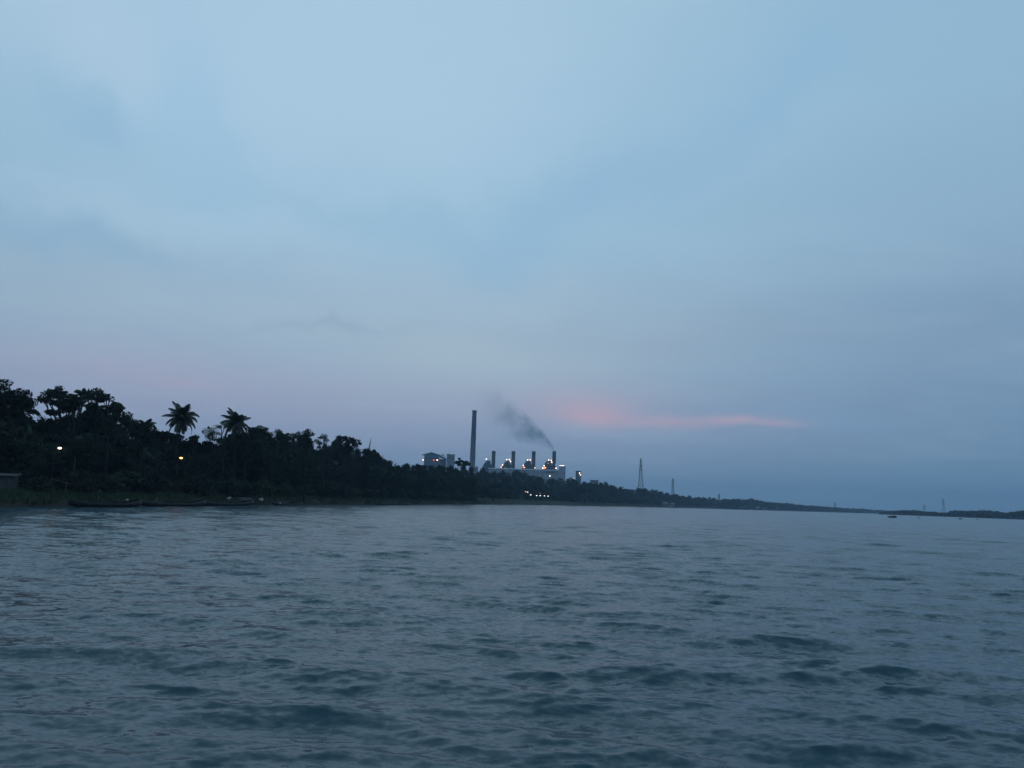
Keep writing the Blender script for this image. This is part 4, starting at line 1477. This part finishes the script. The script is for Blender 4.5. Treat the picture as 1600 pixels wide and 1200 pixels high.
# ------------------------------------------------------------------ haze
mb = MB()
mb.box((0, 1000, 127), (15000, 15000, 257))
hz = mb.build('haze', M['sack'])
m = bpy.data.materials.new('haze_air'); m.use_nodes = True
nt = m.node_tree; nt.nodes.remove(nt.nodes['Principled BSDF'])
pv = nt.nodes.new('ShaderNodeVolumePrincipled')
pv.inputs['Color'].default_value = (.52, .71, .93, 1)
pv.inputs['Density'].default_value = .00021
pv.inputs['Anisotropy'].default_value = 0.0
nt.links.new(pv.outputs[0], nt.nodes['Material Output'].inputs['Volume'])
hz.data.materials.clear(); hz.data.materials.append(m)
tag(hz, 'thin blue evening haze over the river', 'haze', kind='stuff')

# ------------------------------------------------------------------ sky: dusk cloud layer over a Nishita sky
SUN_EL, SUN_AZ = 2.0, -62.0     # the sun has gone down on the left
wd = bpy.data.worlds.new('World'); scene.world = wd; wd.use_nodes = True
nt = wd.node_tree
bg = nt.nodes['Background']; bg.inputs['Strength'].default_value = .1
tc = nt.nodes.new('ShaderNodeTexCoord')
D = tc.outputs['Generated']
nrm = nt.nodes.new('ShaderNodeVectorMath'); nrm.operation = 'NORMALIZE'; nt.links.new(D, nrm.inputs[0])
sp = nt.nodes.new('ShaderNodeSeparateXYZ'); nt.links.new(nrm.outputs[0], sp.inputs[0])
el = mth('MULTIPLY', mth('ARCSINE', sp.outputs['Z']), 57.2958)
azn = mth('MULTIPLY', mth('ARCTAN2', sp.outputs['X'], sp.outputs['Y']), 57.2958)


def ramp(fac, stops, interp='EASE'):
    n = nt.nodes.new('ShaderNodeValToRGB'); n.color_ramp.interpolation = interp
    e = n.color_ramp.elements
    while len(e) < len(stops): e.new(.5)
    for k, (p, c) in enumerate(stops):
        e[k].position = p
        e[k].color = (*c, 1) if len(c) == 3 else c
    nt.links.new(fac, n.inputs['Fac'])
    return n.outputs['Color']


def lin(r_, g_, b_):
    f = lambda v: (v / 255 / 12.92) if v / 255 <= .04045 else ((v / 255 + .055) / 1.055) ** 2.4
    return (f(r_), f(g_), f(b_))


def mix(a, b, f, mode='MIX'):
    n = nt.nodes.new('ShaderNodeMix'); n.data_type = 'RGBA'; n.blend_type = mode; n.clamp_factor = True
    if isinstance(f, (int, float)): n.inputs['Factor'].default_value = f
    else: nt.links.new(f, n.inputs['Factor'])
    for k, v in (('A', a), ('B', b)):
        if isinstance(v, tuple): n.inputs[k].default_value = (*v, 1)
        else: nt.links.new(v, n.inputs[k])
    return n.outputs['Result']


def gauss(a, c, w):
    return mth('POWER', 2.71828, mth('MULTIPLY', mth('POWER', mth('DIVIDE', mth('SUBTRACT', a, c), w), 2.0), -1.0))


# left-hand and right-hand gradients over elevation 0..90 degrees (fac = el/50)
ef = mth('DIVIDE', mth('MAXIMUM', el, 0.0), 50.0)
LG = ramp(ef, [(0, lin(134, 156, 182)), (.06, lin(142, 158, 184)), (.13, lin(152, 164, 188)), (.24, lin(156, 178, 196)), (.42, lin(152, 186, 208)), (.60, lin(159, 190, 211)), (.8, lin(159, 191, 212)), (1, lin(150, 188, 212))])
RG = ramp(ef, [(0, lin(114, 144, 168)), (.06, lin(112, 143, 168)), (.13, lin(116, 146, 173)), (.24, lin(124, 152, 178)), (.42, lin(138, 170, 194)), (.60, lin(143, 178, 200)), (.8, lin(140, 175, 199)), (1, lin(120, 165, 195))])
af = nt.nodes.new('ShaderNodeMapRange'); af.interpolation_type = 'SMOOTHSTEP'
nt.links.new(azn, af.inputs['Value']); af.inputs['From Min'].default_value = -8; af.inputs['From Max'].default_value = 38
base = mix(LG, RG, af.outputs['Result'])
# left falls off a little too
lf = mth('MULTIPLY', mth('MAXIMUM', mth('MULTIPLY', mth('ADD', azn, 20.0), -1.0), 0.0), .012)
base = mix(base, lin(118, 158, 185), mth('MINIMUM', lf, .45))
# soft cloud veils: direction projected to a flat layer
inv = mth('DIVIDE', 1.0, mth('ADD', mth('MAXIMUM', sp.outputs['Z'], 0.0), .12))
cb = nt.nodes.new('ShaderNodeCombineXYZ')
nt.links.new(mth('MULTIPLY', sp.outputs['X'], inv), cb.inputs[0]); nt.links.new(mth('MULTIPLY', sp.outputs['Y'], inv), cb.inputs[1])
def noise(vec, sc, det, rough, rot=0, scl=(1, 1, 1), off=(0, 0, 0), dist=0):
    mp = nt.nodes.new('ShaderNodeMapping'); mp.inputs['Rotation'].default_value = (0, 0, rot); mp.inputs['Scale'].default_value = scl; mp.inputs['Location'].default_value = off
    nt.links.new(vec, mp.inputs['Vector'])
    n = nt.nodes.new('ShaderNodeTexNoise'); n.inputs['Scale'].default_value = sc; n.inputs['Detail'].default_value = det; n.inputs['Roughness'].default_value = rough; n.inputs['Distortion'].default_value = dist
    nt.links.new(mp.outputs[0], n.inputs['Vector'])
    return n.outputs['Fac']
n1 = noise(cb.outputs[0], .9, 4, .45, R(25), (1, 1.7, 1), (3.1, 1.7, 0), .6)
n2 = noise(cb.outputs[0], 2.3, 5, .5, R(-20), (.7, 1.6, 1), (7, 2, 0), .3)
veil = mth('MULTIPLY', mth('SUBTRACT', n1, .5), 1.0)
veil2 = mth('MULTIPLY', mth('SUBTRACT', n2, .5), .45)
vsum = mth('ADD', veil, veil2)
vpos = mth('MINIMUM', mth('MAXIMUM', mth('MULTIPLY', vsum, 2.2), 0.0), 1.0)
vneg = mth('MINIMUM', mth('MAXIMUM', mth('MULTIPLY', vsum, -2.2), 0.0), 1.0)
base = mix(base, lin(166, 192, 214), mth('MULTIPLY', vpos, .36))
base = mix(base, lin(128, 168, 200), mth('MULTIPLY', vneg, .36))
# thin horizontal streaks low in the sky
vs = nt.nodes.new('ShaderNodeCombineXYZ'); nt.links.new(azn, vs.inputs[0]); nt.links.new(el, vs.inputs[1])
n3 = noise(vs.outputs[0], .10, 4, .5, R(-2), (.35, 2.2, 1), (11, 5, 0), .2)
st_ = mth('MULTIPLY', mth('MAXIMUM', mth('SUBTRACT', n3, .55), 0.0), 2.2)
stm = mth('MULTIPLY', st_, gauss(el, 12, 7))
base = mix(base, lin(138, 160, 185), stm)
# lilac warmth low on the left
base = mix(base, lin(166, 160, 186), mth('MULTIPLY', mth('MULTIPLY', gauss(el, 7.0, 3.2), gauss(azn, -26, 18)), .26))
base = mix(base, lin(170, 188, 198), mth('MULTIPLY', mth('MULTIPLY', gauss(el, 10.5, 3.0), gauss(azn, -4, 16)), .42))
# broad soft patches seen in the cloud layer, given by direction
def patch(px, py, rx, ry, ang, col, st):
    global base
    r0 = ray(px, py).normalized()
    a0, e0 = math.degrees(math.atan2(r0.x, r0.y)), math.degrees(math.asin(r0.z))
    kx, ky = math.degrees(rx / F), math.degrees(ry / F)
    ca_, sa_ = math.cos(R(ang)), math.sin(R(ang))
    da = mth('MULTIPLY', mth('SUBTRACT', azw, a0), math.cos(R(e0)))
    de = mth('SUBTRACT', elw2, e0)
    p = mth('ADD', mth('MULTIPLY', da, ca_ / kx), mth('MULTIPLY', de, sa_ / kx))
    q = mth('SUBTRACT', mth('MULTIPLY', de, ca_ / ky), mth('MULTIPLY', da, sa_ / ky))
    g_ = mth('POWER', 2.71828, mth('MULTIPLY', mth('ADD', mth('POWER', p, 2.0), mth('POWER', q, 2.0)), -1.0))
    base = mix(base, lin(*col), mth('MULTIPLY', g_, st))


wn = noise(vs.outputs[0], .11, 4, .55, 0, (1, 1, 1), (3, 3, 0), 0)
wn2 = noise(vs.outputs[0], .13, 4, .55, 0, (1, 1, 1), (13, 7, 0), 0)
azw = mth('ADD', azn, mth('MULTIPLY', mth('SUBTRACT', wn, .5), 14.0))
elw2 = mth('ADD', el, mth('MULTIPLY', mth('SUBTRACT', wn2, .5), 10.0))
patch(520, 170, 420, 150, 0, (168, 198, 220), .42)
patch(160, 60, 160, 70, -35, (172, 198, 218), .38)
patch(145, 190, 75, 34, 0, (138, 176, 204), .65)
patch(305, 200, 50, 120, 25, (146, 184, 212), .50)
patch(90, 372, 230, 26, -3, (132, 168, 196), .50)
patch(230, 330, 260, 30, 2, (168, 196, 216), .35)
patch(900, 320, 190, 60, 22, (134, 174, 204), .55)
patch(1190, 150, 200, 60, 32, (134, 174, 204), .50)
patch(1110, 285, 170, 18, 24, (158, 188, 210), .16)
patch(640, 360, 190, 26, -8, (138, 174, 202), .30)
patch(700, 470, 300, 40, 0, (164, 186, 204), .35)
patch(500, 508, 100, 8, 0, (140, 162, 186), .45)
patch(1010, 490, 120, 16, 14, (146, 178, 198), .30)
# pink band
wob = mth('MULTIPLY', mth('SUBTRACT', noise(vs.outputs[0], .35, 3, .5, 0, (.6, 1, 1), (2, 9, 0)), .5), 1.0)
elw = mth('ADD', el, wob)
PB = []
for (a0, aw, e0, ew, s_) in ((6.5, 2.8, 6.6, .8, .50), (5.5, 5.0, 7.6, 1.3, .25), (12.0, 3.2, 6.2, .45, .42), (17.0, 2.6, 6.6, .38, .48), (20.3, 1.8, 6.3, .28, .30), (-29, 6, 8.2, .8, .09), (-24, 3, 7.4, .4, .14)):
    PB.append(mth('MULTIPLY', mth('MULTIPLY', gauss(azn, a0, aw), gauss(elw, e0, ew)), s_))
pk = PB[0]
for q in PB[1:]: pk = mth('ADD', pk, q)
pk = mth('MULTIPLY', pk, mth('ADD', .55, mth('MULTIPLY', n3, .9)))
base = mix(base, lin(206, 168, 180), mth('MINIMUM', pk, .8))
# overhead and behind (outside the picture) a plain grey-blue
top = ramp(mth('DIVIDE', mth('MAXIMUM', el, 0.0), 90.0), [(0, (0, 0, 0)), (.5, (0, 0, 0)), (.9, (1, 1, 1))])
base = mix(base, lin(128, 164, 190), top)
neg = nt.nodes.new('ShaderNodeMapRange'); nt.links.new(el, neg.inputs['Value']); neg.inputs['From Min'].default_value = 0; neg.inputs['From Max'].default_value = -3
base = mix(base, lin(60, 78, 95), neg.outputs['Result'])
x10 = nt.nodes.new('ShaderNodeVectorMath'); x10.operation = 'SCALE'; x10.inputs['Scale'].default_value = 11.5
nt.links.new(base, x10.inputs[0])
sky = nt.nodes.new('ShaderNodeTexSky'); sky.sky_type = 'NISHITA'; sky.sun_disc = False
sky.sun_elevation = R(SUN_EL); sky.sun_rotation = R(SUN_AZ); sky.altitude = 10; sky.air_density = 1.0; sky.dust_density = 2.0
sc2 = nt.nodes.new('ShaderNodeVectorMath'); sc2.operation = 'SCALE'; sc2.inputs['Scale'].default_value = .02
nt.links.new(sky.outputs[0], sc2.inputs[0])
addv = nt.nodes.new('ShaderNodeVectorMath'); addv.operation = 'ADD'
nt.links.new(x10.outputs[0], addv.inputs[0]); nt.links.new(sc2.outputs[0], addv.inputs[1])
nt.links.new(addv.outputs[0], bg.inputs['Color'])

sl = bpy.data.lights.new('sun', 'SUN'); sl.energy = .06; sl.angle = R(25); sl.color = (1, .9, .82)
so = bpy.data.objects.new('sun', sl); COL.objects.link(so)
dirv = Vector((math.sin(R(SUN_AZ)) * math.cos(R(SUN_EL)), math.cos(R(SUN_AZ)) * math.cos(R(SUN_EL)), math.sin(R(SUN_EL))))
so.rotation_euler = dirv.to_track_quat('Z', 'Y').to_euler()
so.location = (-200, 100, 200)

# ------------------------------------------------------------------ render settings
scene.render.engine = 'CYCLES'
scene.view_settings.view_transform = 'Standard'
scene.view_settings.look = 'None'
scene.view_settings.exposure = 0
scene.view_settings.gamma = 1
scene.cycles.volume_bounces = 1
scene.cycles.max_bounces = 6
scene.render.resolution_x = 1024
scene.render.resolution_y = 768
print('OBJECTS', len(bpy.data.objects))
